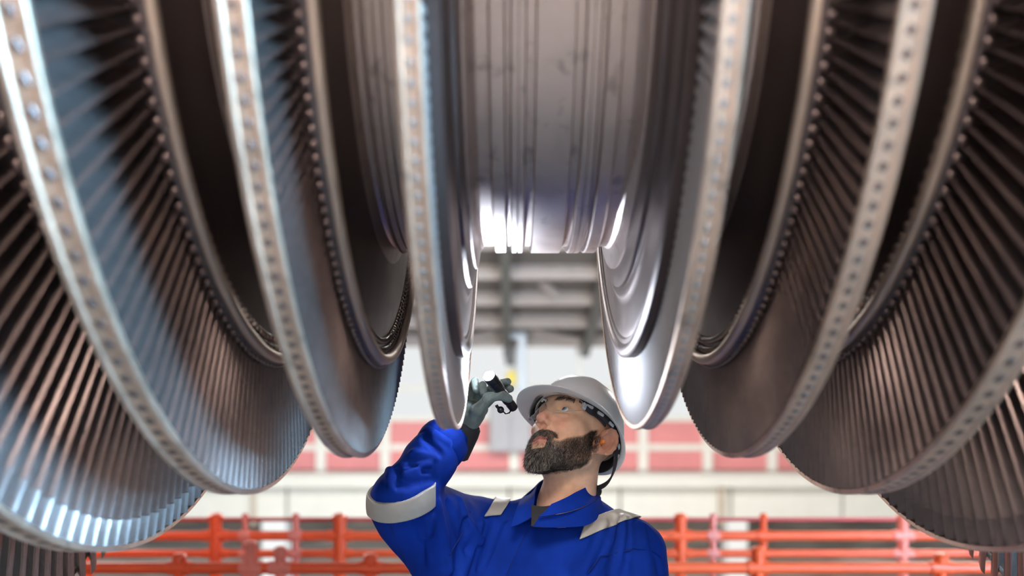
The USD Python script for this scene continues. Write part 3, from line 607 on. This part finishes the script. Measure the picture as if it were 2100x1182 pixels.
# beard volume and hairs
def beard_sdf(p):
    c, t = jawline(p); return head(p)-t+(.0022)*(1-np.clip(c*3, 0, 1))+.004*(c < .02)-.0012*(hair_n(p, 240, 4)-.5)*np.clip(c*2, 0, 1)-.0020*(hair_n(p*[1, 1, .45], 120, 8)-.5)*np.clip(t/.008, 0, 1)
bm = surface(beard_sdf, (-.085, -.01, -.145), (.085, .135, .03), .0020, snap=0)
cv_, th_ = jawline(np.array(bm.vertices)); keep = ((cv_ > .35) & (th_ > .0022))[bm.faces].all(1); bm.update_faces(keep); bm.remove_unreferenced_vertices()
beard = obj('beard', (to_world(bm.vertices), bm.faces), M['beard'], worker, True, PB, label='dark beard flecked with grey')
def curves(name, roots, tips_fn, mats, widths, parent, npt=4):
    groups = {}
    for k, r in enumerate(roots): groups.setdefault(mats[k], []).append(k)
    for m, ids in groups.items():
        pts = np.concatenate([tips_fn(k) for k in ids]); c = UsdGeom.BasisCurves.Define(stage, path_of(name, parent.GetPath()))
        c.CreateTypeAttr('linear'); c.CreatePointsAttr(Vt.Vec3fArray.FromNumpy((pts-PB).astype(np.float32))); c.CreateCurveVertexCountsAttr(Vt.IntArray.FromNumpy(np.full(len(ids), npt, np.int32)))
        w = np.tile(np.linspace(1, .35, npt), len(ids))*widths; c.CreateWidthsAttr(Vt.FloatArray.FromNumpy(w.astype(np.float32))); c.SetWidthsInterpolation('vertex')
        UsdShade.MaterialBindingAPI.Apply(c.GetPrim()).Bind(M[m]); tag(c, kind='stuff')
tri = hm.triangles.mean(1); ar = hm.area_faces; cT, tT = jawline(tri)
wt = ar*cT*(1+1.2*np.clip(tT/.012, 0, 1)); pick = rng.choice(len(tri), 18000, p=wt/wt.sum())
bar = rng.dirichlet((1, 1, 1), len(pick)); rt_ = (hm.triangles[pick]*bar[:, :, None]).sum(1)
Nn = grad(head, rt_); cR, tR = jawline(rt_)
rt_ = rt_+Nn*(tR*.95)[:, None]
dn = np.stack([.35*np.sign(rt_[:, 0])*np.clip(np.abs(rt_[:, 0])/.03, 0, 1), .25+0*rt_[:, 0], -1+0*rt_[:, 0]], 1); dn -= Nn*(dn*Nn).sum(1, keepdims=True); dn /= np.linalg.norm(dn, axis=1, keepdims=True)+1e-9
ln = (.0030+.65*tR)*rng.uniform(.6, 1.4, len(rt_)); jit = rng.normal(0, .38, (len(rt_), 3)); bend = rng.normal(0, .25, (len(rt_), 3))
def strand(k):
    s = np.linspace(0, 1, 4)[:, None]; d = Nn[k]*.75+dn[k]*.9+jit[k]; d /= np.linalg.norm(d)
    return to_world(rt_[k]+d*ln[k]*s+(dn[k]*.5+bend[k])*ln[k]*s**2)
grey = rng.uniform(size=len(rt_)) < (.08+.20*np.clip((rt_[:, 1]-.06)/.03, 0, 1))
curves('beard_hair', rt_, strand, np.where(grey, 'hair_grey', 'hair_dark'), .00042, beard)
# eyebrows
eb = []
for s in (-1, 1):
    for k in range(170):
        t = rng.uniform(); x0 = .011+.040*t; eb.append((s*x0, .1+0*t, .0520+.006*math.sin(t*2.6)-.004*t+rng.normal(0, .0022), s))
eb = np.array(eb); q = eb[:, :3].copy()
for _ in range(12): q[:, 1] -= head(q)*.9
En = grad(head, q)
def brow(k):
    s = np.linspace(0, 1, 4)[:, None]; d = np.array([eb[k, 3]*.9, 0, .35])+En[k]*.5+rng.normal(0, .2, 3); d /= np.linalg.norm(d)
    return to_world(q[k]+d*.0075*s-En[k]*.002*s**2)
curves('eyebrow', q, brow, np.array(['hair_dark']*len(q)), .0007, worker)
for s in (-1, 1):
    c = np.array([s*.032, .0768, .0292]); ball = trimesh.creation.icosphere(3, .0127)
    gaze = np.array([-.10, .95, .20]); gaze /= np.linalg.norm(gaze)
    e = obj('eye', (to_world(ball.vertices+c), ball.faces), M['eye_white'], worker, True, PB)
    for nm, m_, r_, h_ in (('iris', 'iris', .0060, .00035), ('pupil', 'pupil', .0025, .00055)):
        dd = [(0.0122*math.cos(a)+h_*(1 if nm == 'pupil' else 1), .0127*math.sin(a)) for a in np.linspace(0, math.asin(r_/.0127), 6)]
        prof_ = [(.0127*math.cos(a)+h_, .0127*math.sin(a)) for a in np.linspace(0, math.asin(r_/.0127), 6)]+[(.0127*math.cos(math.asin(r_/.0127))-.001, r_), (.008, 0)]
        o_ = lathe(prof_, c, gaze, 28); obj(nm, (to_world(o_.vertices), o_.faces), M[m_], e, 40, PB)
pl = lathe([(0, 0), (0, .0045), (.010, .0050), (.012, .0035), (.012, 0)], (-.0785, -.006, -.004), (-1, .25, -.1), 16)
obj('ear_plug', (to_world(pl.vertices), pl.faces), M['plug'], worker, 40, PB, label='orange ear plug')
# ------------------------------------------------------------------ hard hat
hat = thing('hard_hat', 'white plastic hard hat with a black headband worn by the man', 'hard hat', to_world((0, 0, .06)))
HB = to_world((0, 0, .06))
na, npf = 112, 30
ph = np.arange(na)/na*2*np.pi                    # 0 = straight ahead
fr = np.clip(np.cos(ph), 0, 1); bk = np.clip(-np.cos(ph), 0, 1)
ctr = np.array([0, -.010]); ax_, by_ = .098, .118
ext = .008+.054*np.clip(fr, 0, 1)**1.3+.004*bk
zr = .060-.050*bk**1.2-.008*(1-fr)*(1-bk)+.003*fr
def hat_shell(off):
    ring = []
    for k, a in enumerate(np.linspace(0, np.pi/2, npf)):
        sx = math.sin(a)**.86; cz = math.cos(a)**.92
        ridge = .0045*np.exp(-((np.sin(ph)*.1*sx)/.013)**2)*(.25 < a)*0 + (.005*math.exp(-(a/.9)**4))*(np.exp(-((np.sin(ph)*ax_*sx)/.012)**2)+.7*np.exp(-((np.abs(np.sin(ph)*ax_*sx)-.042)/.008)**2))*(1 if off == 0 else 0)
        z = zr+(.166-zr)*cz
        ring.append(np.stack([np.sin(ph)*(ax_-off)*sx, ctr[1]+np.cos(ph)*(by_-off)*sx, z-off*(cz > .2)+ridge*cz], 1))
    return ring
outer, inner = hat_shell(0), hat_shell(.0030)
def brim(t, dz): 
    e = ext*t; drop = -.016*t*fr**1.2-.003*t
    return np.stack([np.sin(ph)*(ax_+e*.92), ctr[1]+np.cos(ph)*(by_+e), zr+drop+dz], 1)
rings = outer+[brim(.12, .0), brim(.4, 0), brim(.75, 0), brim(.96, -.0002), brim(1.0, -.0015), brim(.96, -.0030), brim(.75, -.0032), brim(.4, -.0032), brim(.05, -.0034)]+inner[::-1]
V = np.vstack(rings); m_ = na; F = []
for i in range(len(rings)-1):
    a = i*m_+np.arange(m_); b = i*m_+(np.arange(m_)+1) % m_; F += [np.stack([a, a+m_, b+m_], 1), np.stack([a, b+m_, b], 1)]
hs = trimesh.Trimesh(V, np.vstack(F), process=False); hs.merge_vertices(); hs.update_faces(hs.nondegenerate_faces()); hs.fix_normals()
obj('shell', (to_world(hs.vertices), hs.faces), M['hat'], hat, 60, HB)
# headband: padded strip round the brow and the nape strap with its knob
rows = []
for t, zz, oo in ((0, -.004, .006), (.2, -.006, .012), (.5, .010, .014), (.9, .026, .012), (1, .028, .007), (.9, .028, .004), (.5, .010, .004), (0, -.004, .004)):
    rows.append(np.stack([np.sin(ph)*(ax_-.007-oo*.6+.004), ctr[1]+np.cos(ph)*(by_-.009-.007*fr-oo*.6+.004), .052+.010*fr-.050*bk**1.2-.004*(1-fr)*(1-bk)+zz], 1))
V = np.vstack(rows); F = []
for i in range(len(rows)):
    a = i*m_+np.arange(m_); b = i*m_+(np.arange(m_)+1) % m_; n2 = ((i+1) % len(rows)-i)*m_; F += [np.stack([a, a+n2, b+n2], 1), np.stack([a, b+n2, b], 1)]
hb = trimesh.Trimesh(V, np.vstack(F), process=False); hb.fix_normals()
obj('headband', (to_world(hb.vertices), hb.faces), M['band_black'], hat, 60, HB, label='black padded headband')
for s in (-1, 1):
    pth = np.array([(s*.088, -.050, .016), (s*.084, -.066, -.004), (s*.068, -.088, -.026), (s*.035, -.108, -.040), (0, -.114, -.044)])
    lo_ = pth+[0, .004, -.016]; sh_ = sheet(pth, lo_, 20, 4, .004); obj('nape_strap', (to_world(sh_.vertices), sh_.faces), M['band_black'], hat, 40, HB)
kn = lathe([(-.004, 0), (-.004, .013), (.012, .014), (.016, .011), (.016, 0)], (0, -.114, -.052), (0, -1, -.15), 20); obj('ratchet_knob', (to_world(kn.vertices), kn.faces), M['band_black'], hat, 40, HB)
for k, a in enumerate((-.95, -1.25, -1.55, -1.85, -2.15, -2.4)):
    i = int(round((a % (2*np.pi))/(2*np.pi)*na)) % na; pos = brim(.0, -.006)[i]; out = np.array([math.sin(a), math.cos(a), 0]); tan = np.array([math.cos(a), -math.sin(a), 0])
    b = box(-.009, -.003, -.004, .009, .003, .004, .002); v = b.vertices; v = pos+v[:, :1]*tan+v[:, 1:2]*out+v[:, 2:]*[0, 0, 1]-out*.006
    obj('suspension_clip', (to_world(v), b.faces), M['clip'], hat, 30, HB)
# ------------------------------------------------------------------ safety glasses
GB = to_world((0, .1, .03)); gl = thing('safety_glasses', 'clear wraparound safety glasses with dark temple arms on the man', 'glasses', GB)
for s in (-1, 1):
    aa = np.linspace(.06, 1.12, 16); top, bot = [], []
    for a in aa:
        x, y = .080*math.sin(a), .036+.088*math.cos(a)**.9
        u_ = (a-.06)/1.06; zt = .056-.006*u_; zb = .008-.006*math.sin(u_*np.pi)+.020*u_**2+.016*max(0, 1-u_*5)
        top.append((s*x, y+.001, zt)); bot.append((s*x, y-.003, zb))
    L_ = sheet(top, bot, 28, 8, .0020, bulge=.003*s); obj('lens', (to_world(L_.vertices), L_.faces), M['lens'], gl, 40, GB, label='clear lens')
    for e_ in (top, bot): q_ = tube(e_, .0006, 6); obj('lens_rim', (to_world(q_.vertices), q_.faces), M['clip'], gl, 60, GB)
    tp = np.array([(s*.0735, .068, .048), (s*.078, .050, .046), (s*.0805, .036, .0455), (s*.0825, .020, .0440), (s*.0845, .000, .0410)])
    bt = tp+np.array([(0, .002, -.011), (0, 0, -.011), (0, 0, -.008), (0, 0, -.006), (0, -.002, -.006)]); T_ = sheet(tp, bt, 20, 4, .0035); obj('temple_arm', (to_world(T_.vertices), T_.faces), M['band_black'], gl, 40, GB)
    hg = box(-.0045, -.006, -.008, .0045, .006, .008, .002); obj('hinge', (to_world(hg.vertices+[s*.0725, .070, .043]), hg.faces), M['clip'], gl, 30, GB)
br = tube([(-.006, .123, .034), (0, .125, .037), (.006, .123, .034)], .0028, 8); obj('nose_bridge', (to_world(br.vertices), br.faces), M['clip'], gl, 40, GB)
# ------------------------------------------------------------------ coverall
TY = math.radians(24)                          # the chest is turned to the picture's left
TR = Ro.from_euler('z', -TY).as_matrix()       # torso axes in the world: x across (his left positive), y back, z up
TC = np.array([.115, 2.255, 1.20])
def T2(q): return np.asarray(q, float)@TR.T+TC
SL, SR = W(1296, 1134, 2.17), W(962, 1096, 2.31)         # shoulder joints: his left, his right
EL = W(820, 1024, 2.03); WR = W(918, 897, 2.135)          # raised right arm: elbow, wrist
ELl, WRl = SL+np.array([.055, -.02, -.29]), SL+np.array([.04, -.12, -.54])
HIP = np.array([TC[0], TC[1]+.01, .93])
FOLDS = []
def fold(a, b, r, amp): FOLDS.append((np.asarray(a, float), np.asarray(b, float), r, amp))
# creases and ridges of the cloth (centre line, half width, height)
for (a, b, r, amp) in [((1286, 1075, 2.08), (1262, 1182, 2.06), .016, .009), ((1300, 1080, 2.06), (1290, 1182, 2.04), .013, -.008), ((1322, 1085, 2.06), (1335, 1190, 2.04), .012, .007), ((1268, 1072, 2.09), (1222, 1182, 2.08), .015, -.009),
                       ((1240, 1085, 2.10), (1200, 1182, 2.08), .016, .006), ((1190, 1085, 2.08), (1168, 1182, 2.06), .014, -.004), ((1345, 1110, 2.07), (1362, 1190, 2.05), .010, -.006),
                       ((905, 1020, 2.16), (930, 1150, 2.22), .012, .008), ((925, 1020, 2.2), (960, 1120, 2.22), .010, -.008), ((945, 1018, 2.22), (985, 1110, 2.2), .011, .008), ((890, 1050, 2.12), (860, 1182, 2.18), .014, .008), ((870, 1060, 2.1), (905, 1182, 2.2), .012, -.009), ((960, 1060, 2.2), (935, 1182, 2.2), .014, -.010),
                       ((795, 965, 2.02), (800, 1005, 1.96), .008, .008), ((812, 960, 2.02), (830, 1000, 1.96), .009, -.009), ((830, 975, 2.0), (880, 950, 2.05), .009, .009), ((815, 1000, 1.97), (895, 980, 2.06), .009, -.008), ((845, 930, 2.03), (895, 935, 2.08), .010, .006), ((840, 955, 2.02), (890, 965, 2.06), .008, -.006), ((870, 895, 2.08), (905, 925, 2.1), .010, -.007), ((880, 880, 2.1), (922, 905, 2.11), .010, .008),
                       ((1040, 1095, 2.12), (1010, 1182, 2.1), .012, .006), ((1015, 1090, 2.13), (985, 1182, 2.12), .014, -.006), ((985, 1080, 2.15), (950, 1182, 2.15), .012, .005)]:
    fold(W(*a), W(*b), r, amp)
def coverall(p, folds=True):
    q = (p-TC)@TR                                # torso coordinates
    d = ell(q, (.0, .0, .035), (.190, .125, .235))
    d = smin(d, ell(q, (.0, .005, -.12), (.165, .118, .26)), .08)
    d = smin(d, ell(q, (0, .01, -.30), (.175, .125, .16)), .06)
    nbq = np.array([.0, .02, .265])
    d = smin(d, cap(p, T2((.06, .02, .185)), SL+[-.02, .0, .0], .066, .070), .05)
    d = smin(d, cap(p, T2((-.06, .02, .180)), SR+[.02, 0, .0], .062, .074), .05)
    d = smin(d, cap(p, SL, ELl, .076, .066), .045); d = smin(d, cap(p, ELl, WRl, .064, .050), .03)
    d = smin(d, cap(p, SR, EL+[.005, .03, -.014], .088, .070), .055)
    d = smin(d, cap(p, EL, EL*.35+WR*.65, .058, .055), .03)
    d = smin(d, cap(p, EL*.40+WR*.60, WR, .055, .048), .02)
    d = smin(d, cap(p, SR+[-.02, -.02, -.05], TC+TR@[-.11, -.02, -.02], .08, .06), .06)        # slack under the raised arm
    d = smin(d, cap(p, W(838, 1082, 2.08), W(915, 1190, 2.2), .052, .060), .05)          # the sleeve's hanging slack
    for s in (-1, 1):
        hp = HIP+TR@np.array([s*.09, 0, 0]); kn_ = HIP+TR@np.array([s*.11, -.03, -.45]); an = HIP+TR@np.array([s*.12, .02, -.84])
        d = smin(d, cap(p, hp, kn_, .100, .080), .05); d = smin(d, cap(p, kn_, an, .080, .072), .03)
    if folds:
        for k in range(0, len(FOLDS), 3):
            c = np.minimum.reduce([cap(p, FOLDS[k+i][0], FOLDS[k+i][1], 0) for i in range(3)]); d = d-FOLDS[k][3]*np.exp(-(c/FOLDS[k][2])**2)
        d = d-.0085*(meshkit.fbm(p*[13, 13, 7], 3, 21)-.5)-.0016*(meshkit.noise(p*42, 5)-.5)
    # wrist opening and neck opening
    ax1 = (WR-EL)/np.linalg.norm(WR-EL); d = smax(d, -cap(p, WR+ax1*.070, WR+ax1*.22, .070), .003)
    d = smax(d, -cap(p, NB1+[0, 0, -.02], NB1+[-.03, -.06, .16], .068, .078), .006)
    d = smax(d, -cap(p, NB1+TR@[0, -.045, -.025], NB1+TR@[-.0, -.10, .05], .008, .036), .006)
    d = smax(d, -(p[:, 2]-.085), .004)
    return d
def _project():
    out = []
    for a, b, r, amp in FOLDS:
        P = np.linspace(a, b, 4)
        for _ in range(16): P[:, 1] += coverall(P, False)*.7
        for i in range(3): out.append((P[i], P[i+1], r*(.8+.2*(i == 1)), amp*2.2))
    return out
FOLDS = _project()
lo, hi = np.array([-.40, 1.90, .06]), np.array([.52, 2.48, 1.58])
up_m = surface(coverall, (-.40, 1.88, 1.20), (.52, 2.52, 1.70), .0048)
lw_m = surface(coverall, (-.40, 1.88, .07), (.52, 2.52, 1.2048), .0144, snap=1)
cm = cat_([up_m, lw_m])
cov_ = obj('coverall', cm, M['blue'], worker, True, PB, label='royal blue work coverall')
def patch(name, region, lo, hi, h, off, thick, m, parent, label=None):
    """a strip of material lying on the coverall where region(p) < 0"""
    f = lambda p: smax(smax(coverall(p)-(off+thick), region(p), .0008), -(coverall(p)-off+.003), .0008)
    s_ = surface(f, lo, hi, h, coarse=4, snap=1); return obj(name, s_, M[m], parent, True, PB, label=label)
# reflective tape round the raised sleeve
bc = W(828, 1020, 2.04); bn = np.array([-.10, -.22, .97]); bn /= np.linalg.norm(bn); bn = np.array([-.15, -.32, .93]); bn /= np.linalg.norm(bn)
def arm_band(p):
    q = p-bc; return np.maximum(np.maximum(np.abs(q@bn)-.0225, np.linalg.norm(q-np.outer(q@bn, bn), axis=1)-.135), p[:, 0]+.166)
patch('reflective_tape', arm_band, (-.42, 1.86, 1.34), (-.13, 2.26, 1.60), .0023, .0026, .0046, 'tape', cov_, 'grey reflective tape round the raised sleeve')
def strap(c, n, half, f0, f1):
    def r(p):
        q = (p-TC)@TR; return np.maximum(np.maximum(np.abs((p-c)@n)-half, f0-q[:, 2]), q[:, 1]-f1)
    return r
sl_c = W(1275, 1068, 2.1); sl_n = TR@np.array([.93, .20, .30]); sl_n /= np.linalg.norm(sl_n)
patch('reflective_tape', lambda p: np.maximum(np.maximum(np.abs((p-W(1256, 1056, 2.09))@np.array([.37, -.27, -.89]))-.0185, (W(1203, 1085, 2.09)-p)[:, 0]*.93-(W(1203, 1085, 2.09)-p)[:, 2]*.36), np.abs(p[:, 1]-2.16)-.2), (.12, 1.95, 1.36), (.42, 2.40, 1.52), .0023, .0026, .0046, 'tape', cov_, 'grey reflective tape over his left shoulder')
patch('reflective_tape', lambda p: np.maximum(np.abs((p-W(1027, 1039, 2.2))@np.array([.79, 0, -.61]))-.0155, np.maximum((W(1028, 1062, 2.2)-p)[:, 2], p[:, 1]-2.34)), (-.14, 2.0, 1.38), (.06, 2.38, 1.53), .0023, .0026, .0046, 'tape', cov_, 'grey reflective tape over his right shoulder')
# collar leaves
cl = sheet([W(1224, 986, 2.245), W(1185, 1008, 2.125), W(1159, 1022, 2.095), W(1131, 1035, 2.085)], [W(1232, 1022, 2.25), W(1206, 1036, 2.135), W(1165, 1050, 2.085), W(1104, 1061, 2.068)], 30, 8, .003, -.004)
obj('collar', cl, M['blue'], cov_, 40, PB)
cl = sheet([W(1230, 1018, 2.20), W(1191, 1044, 2.115), W(1105, 1062, 2.083)], [W(1238, 1048, 2.19), W(1191, 1080, 2.112), W(1094, 1080, 2.085)], 24, 6, .003); obj('collar_stand', cl, M['blue'], cov_, 40, PB)
cl = sheet([W(1090, 1036, 2.15), W(1111, 1040, 2.145), W(1140, 1034, 2.15)], [W(1090, 1080, 2.105), W(1111, 1082, 2.100), W(1140, 1080, 2.10)], 16, 6, .003); obj('undershirt', cl, M['shirt'], worker, 40, PB, label='black undershirt in the open collar')
cl = sheet([W(1100, 998, 2.26), W(1098, 1010, 2.20), W(1096, 1030, 2.165), W(1090, 1062, 2.135)], [W(1074, 1020, 2.26), W(1066, 1032, 2.20), W(1058, 1050, 2.155), W(1048, 1082, 2.125)], 24, 8, .003, .005); obj('collar', cl, M['blue'], cov_, 40, PB)
cl = sheet([W(1216, 984, 2.25), W(1190, 968, 2.33), W(1140, 975, 2.34), W(1100, 998, 2.26)], [W(1228, 1022, 2.25), W(1195, 1018, 2.345), W(1140, 1020, 2.355), W(1074, 1020, 2.26)], 24, 6, .003); obj('collar', cl, M['blue'], cov_, 40, PB)
# front placket: a raised strip with its dark edge
def on_front(pts, out=.0): 
    P = np.array([W(*a) for a in pts])
    for _ in range(14): P[:, 1] += coverall(P)*.8
    P[:, 1] -= out; return P
pk = [(1092, 1084, 2.1), (1080, 1110, 2.08), (1064, 1145, 2.07), (1046, 1184, 2.06), (1030, 1225, 2.06)]
A_ = on_front(pk, .003); B_ = on_front([(u-44, v-4, d) for u, v, d in pk], .0015)
obj('placket', sheet(A_, B_, 24, 6, .004), M['blue'], cov_, 40, PB); obj('placket_seam', tube(on_front(pk, .0015), .0022, 6), M['blue_seam'], cov_, 60, PB)
def seam(pts, r=.0016): obj('seam', tube(on_front(pts, .0004), r, 6), M['blue_seam'], cov_, 60, PB)
seam([(800, 1065, 2.0), (806, 1095, 2.0), (818, 1130, 2.02), (828, 1160, 2.05), (838, 1190, 2.1)])
seam([(966, 1046, 2.2), (950, 1090, 2.18), (925, 1130, 2.15)])
sh_a = on_front([(1300, 1128, 2.08), (1322, 1132, 2.06), (1345, 1140, 2.06), (1361, 1152, 2.08)], .004); sh_b = on_front([(1306, 1072, 2.1), (1325, 1078, 2.1), (1345, 1098, 2.1), (1360, 1120, 2.12)], .001)
obj('shoulder_flap', sheet(sh_b, sh_a, 20, 8, .004), M['blue'], cov_, 40, PB)
seam([(1210, 1182, 2.08), (1235, 1150, 2.08), (1265, 1135, 2.08), (1300, 1130, 2.08)])
# turned-back cuff of the raised sleeve
axw = (WR-EL)/np.linalg.norm(WR-EL); cu = lathe([(-.046, .052), (-.042, .058), (-.020, .059), (-.004, .056), (.004, .051), (.002, .045), (-.03, .045)], WR, axw, 40)
v = np.array(cu.vertices); v += (meshkit.noise(v*[45, 45, 45], 3)-.5)[:, None]*.010*np.array([1, 0, 1]); cu.vertices = v
obj('cuff', cu, M['blue'], cov_, 50, PB, label='rolled blue cuff of the raised sleeve')
# undershirt showing in the neck opening
# ------------------------------------------------------------------ gloves
wr0 = W(950, 884, 2.155)
FING = [([W(958, 836, 2.165), W(967, 797, 2.150), W(974, 783, 2.130), W(977, 800, 2.118)], [.0095, .0090, .0088, .0082]),
        ([W(970, 834, 2.170), W(983, 803, 2.150), W(990, 790, 2.128), W(993, 808, 2.116)], [.0098, .0092, .0088, .0084]),
        ([W(980, 832, 2.175), W(998, 808, 2.155), W(1007, 797, 2.142), W(1030, 786, 2.165), W(1041, 783, 2.148)], [.0100, .0094, .0090, .0088, .0082]),
        ([W(988, 838, 2.180), W(1012, 816, 2.190), W(1034, 800, 2.180), W(1047, 798, 2.150)], [.0100, .0094, .0090, .0084])]
THUMB = ([W(966, 868, 2.135), W(979, 842, 2.112), W(1003, 816, 2.098), W(1028, 811, 2.092), W(1043, 818, 2.098)], [.0170, .0140, .0112, .0102, .0094])
def hand(p):
    d = cap(p, wr0, W(966, 850, 2.150), .026, .030)
    d = smin(d, cap(p, W(962, 850, 2.152), W(966, 834, 2.165), .022, .014), .014); d = smin(d, cap(p, W(966, 852, 2.152), W(988, 840, 2.172), .024, .015), .014)
    for pts, rs in FING: d = smin(d, chain(p, pts, rs, .002), .0028)
    d = smin(d, chain(p, *THUMB, .006), .007)
    d = d-.0016*(meshkit.noise(p*[95, 95, 60], 6)-.5)
    for k in range(3):                            # creases at the thumb's root
        a, b = W(977+k*5, 868-k*7, 2.10), W(990+k*7, 832-k*3, 2.085); d = d+.0016*np.exp(-(cap(p, a, b, 0)/.0022)**2)
    return d
gm = surface(hand, (-.16, 2.04, 1.58), (.02, 2.24, 1.78), .0022)
gv = obj('glove', gm, M['glove'], worker, True, PB, label='grey-green work glove gripping the flashlight')
ck = lathe([(-.060, .036), (-.055, .040), (0, .0385), (.016, .036), (.022, .031), (.016, .028), (-.06, .03)], wr0, W(964, 856, 2.15)-wr0, 32); obj('knit_cuff', ck, M['cuff'], gv, 50, PB, label='black knit cuff')
lh = WRl+np.array([0, -.02, -.05]); fl = []
for k in range(4):
    b0 = lh+TR@np.array([-.0, -.03+.020*k, -.045]); fl.append(([b0, b0+[-.006, -.012, -.040], b0+[-.016, -.018, -.066], b0+[-.028, -.016, -.084]], [.0105, .0098, .0092, .0085]))
def lhand(p):
    d = cap(p, WRl+[0, 0, -.01], lh+[0, 0, -.02], .028, .032)
    for pts, rs in fl: d = smin(d, chain(p, pts, rs, .003), .006)
    return smin(d, chain(p, [lh+TR@np.array([-.01, -.03, .0]), lh+TR@np.array([-.03, -.055, -.03]), lh+TR@np.array([-.035, -.062, -.06])], [.016, .0125, .010]), .008)
lg = surface(lhand, WRl-[.12, .14, .20], WRl+[.12, .12, .06], .004); obj('glove', lg, M['glove'], worker, True, PB)
for s in (-1, 1):
    an = HIP+TR@np.array([s*.12, .02, -.84]); toe = an+TR@np.array([s*.02, -.20, -.05])
    bt_ = surface(lambda p: smax(smin(cap(p, an+[0, 0, .08], an+[0, 0, -.04], .058, .055), cap(p, an+TR@np.array([0, .03, -.045]), toe, .046, .043), .04), -p[:, 2], .004), np.minimum(an, toe)-[.1, .1, .1], np.maximum(an, toe)+[.1, .12, .16], .008)
    obj('boot', bt_, M['boot'], worker, True, PB)
# ------------------------------------------------------------------ flashlight in the glove
FH, FT = W(1003, 771, 2.062), W(1054, 838, 2.145); fa = (FH-FT)/np.linalg.norm(FH-FT); FL = np.linalg.norm(FH-FT)
fl_ = thing('flashlight', 'small black flashlight shining upward in the gloved hand', 'flashlight', FT)
obj('body', lathe([(0, 0), (0, 0.0088), (.002, 0.0105), (.018, 0.0109), (.020, 0.0101), (.026, 0.0101), (.028, 0.0113), (.060, 0.0113), (.064, 0.0105), (.068, 0.0109), (.074, 0.0130), (FL-.026, 0.0144), (FL-.024, 0.0139), (FL-.020, 0.0139), (FL-.018, 0.0147), (FL-.003, 0.0147), (FL-.001, 0.0139), (FL-.001, 0.0122), (FL-.006, 0.0119), (FL-.008, 0)], FT, fa, 40), M['torch_body'], fl_, 25, FT)
obj('lens', lathe([(FL-.0055, 0), (FL-.0055, 0.0118), (FL-.0010, 0.0120), (FL+.0030, 0.0102), (FL+.0058, .0075), (FL+.0068, 0)], FT, fa, 32), M['torch_lens'], fl_, 40, FT, label='glowing white lens')
for k in range(3): obj('grip_ring', lathe([(.032+.008*k, 0.0109), (.032+.008*k, 0.0119), (.036+.008*k, 0.0119), (.036+.008*k, 0.0109)], FT, fa, 36), M['torch_body'], fl_, 25, FT)
pc = W(1027, 841, 2.105); obj('tail_cover', trimesh.Trimesh(trimesh.creation.icosphere(3, .0078).vertices*[1, .8, 1]+pc, trimesh.creation.icosphere(3, .0078).faces), M['torch_body'], fl_, True, FT, label='round black rubber cover on a tether')
obj('tether', tube([pc+[.006, 0, -.004], W(1037, 849, 2.11), W(1045, 847, 2.125), FT+fa*.006], .0016, 8), M['torch_body'], fl_, 60, FT)
obj('tether', tube([pc+[-.004, 0, .004], W(1020, 835, 2.10), W(1018, 831, 2.10)], .0035, 8), M['torch_body'], fl_, 60, FT)
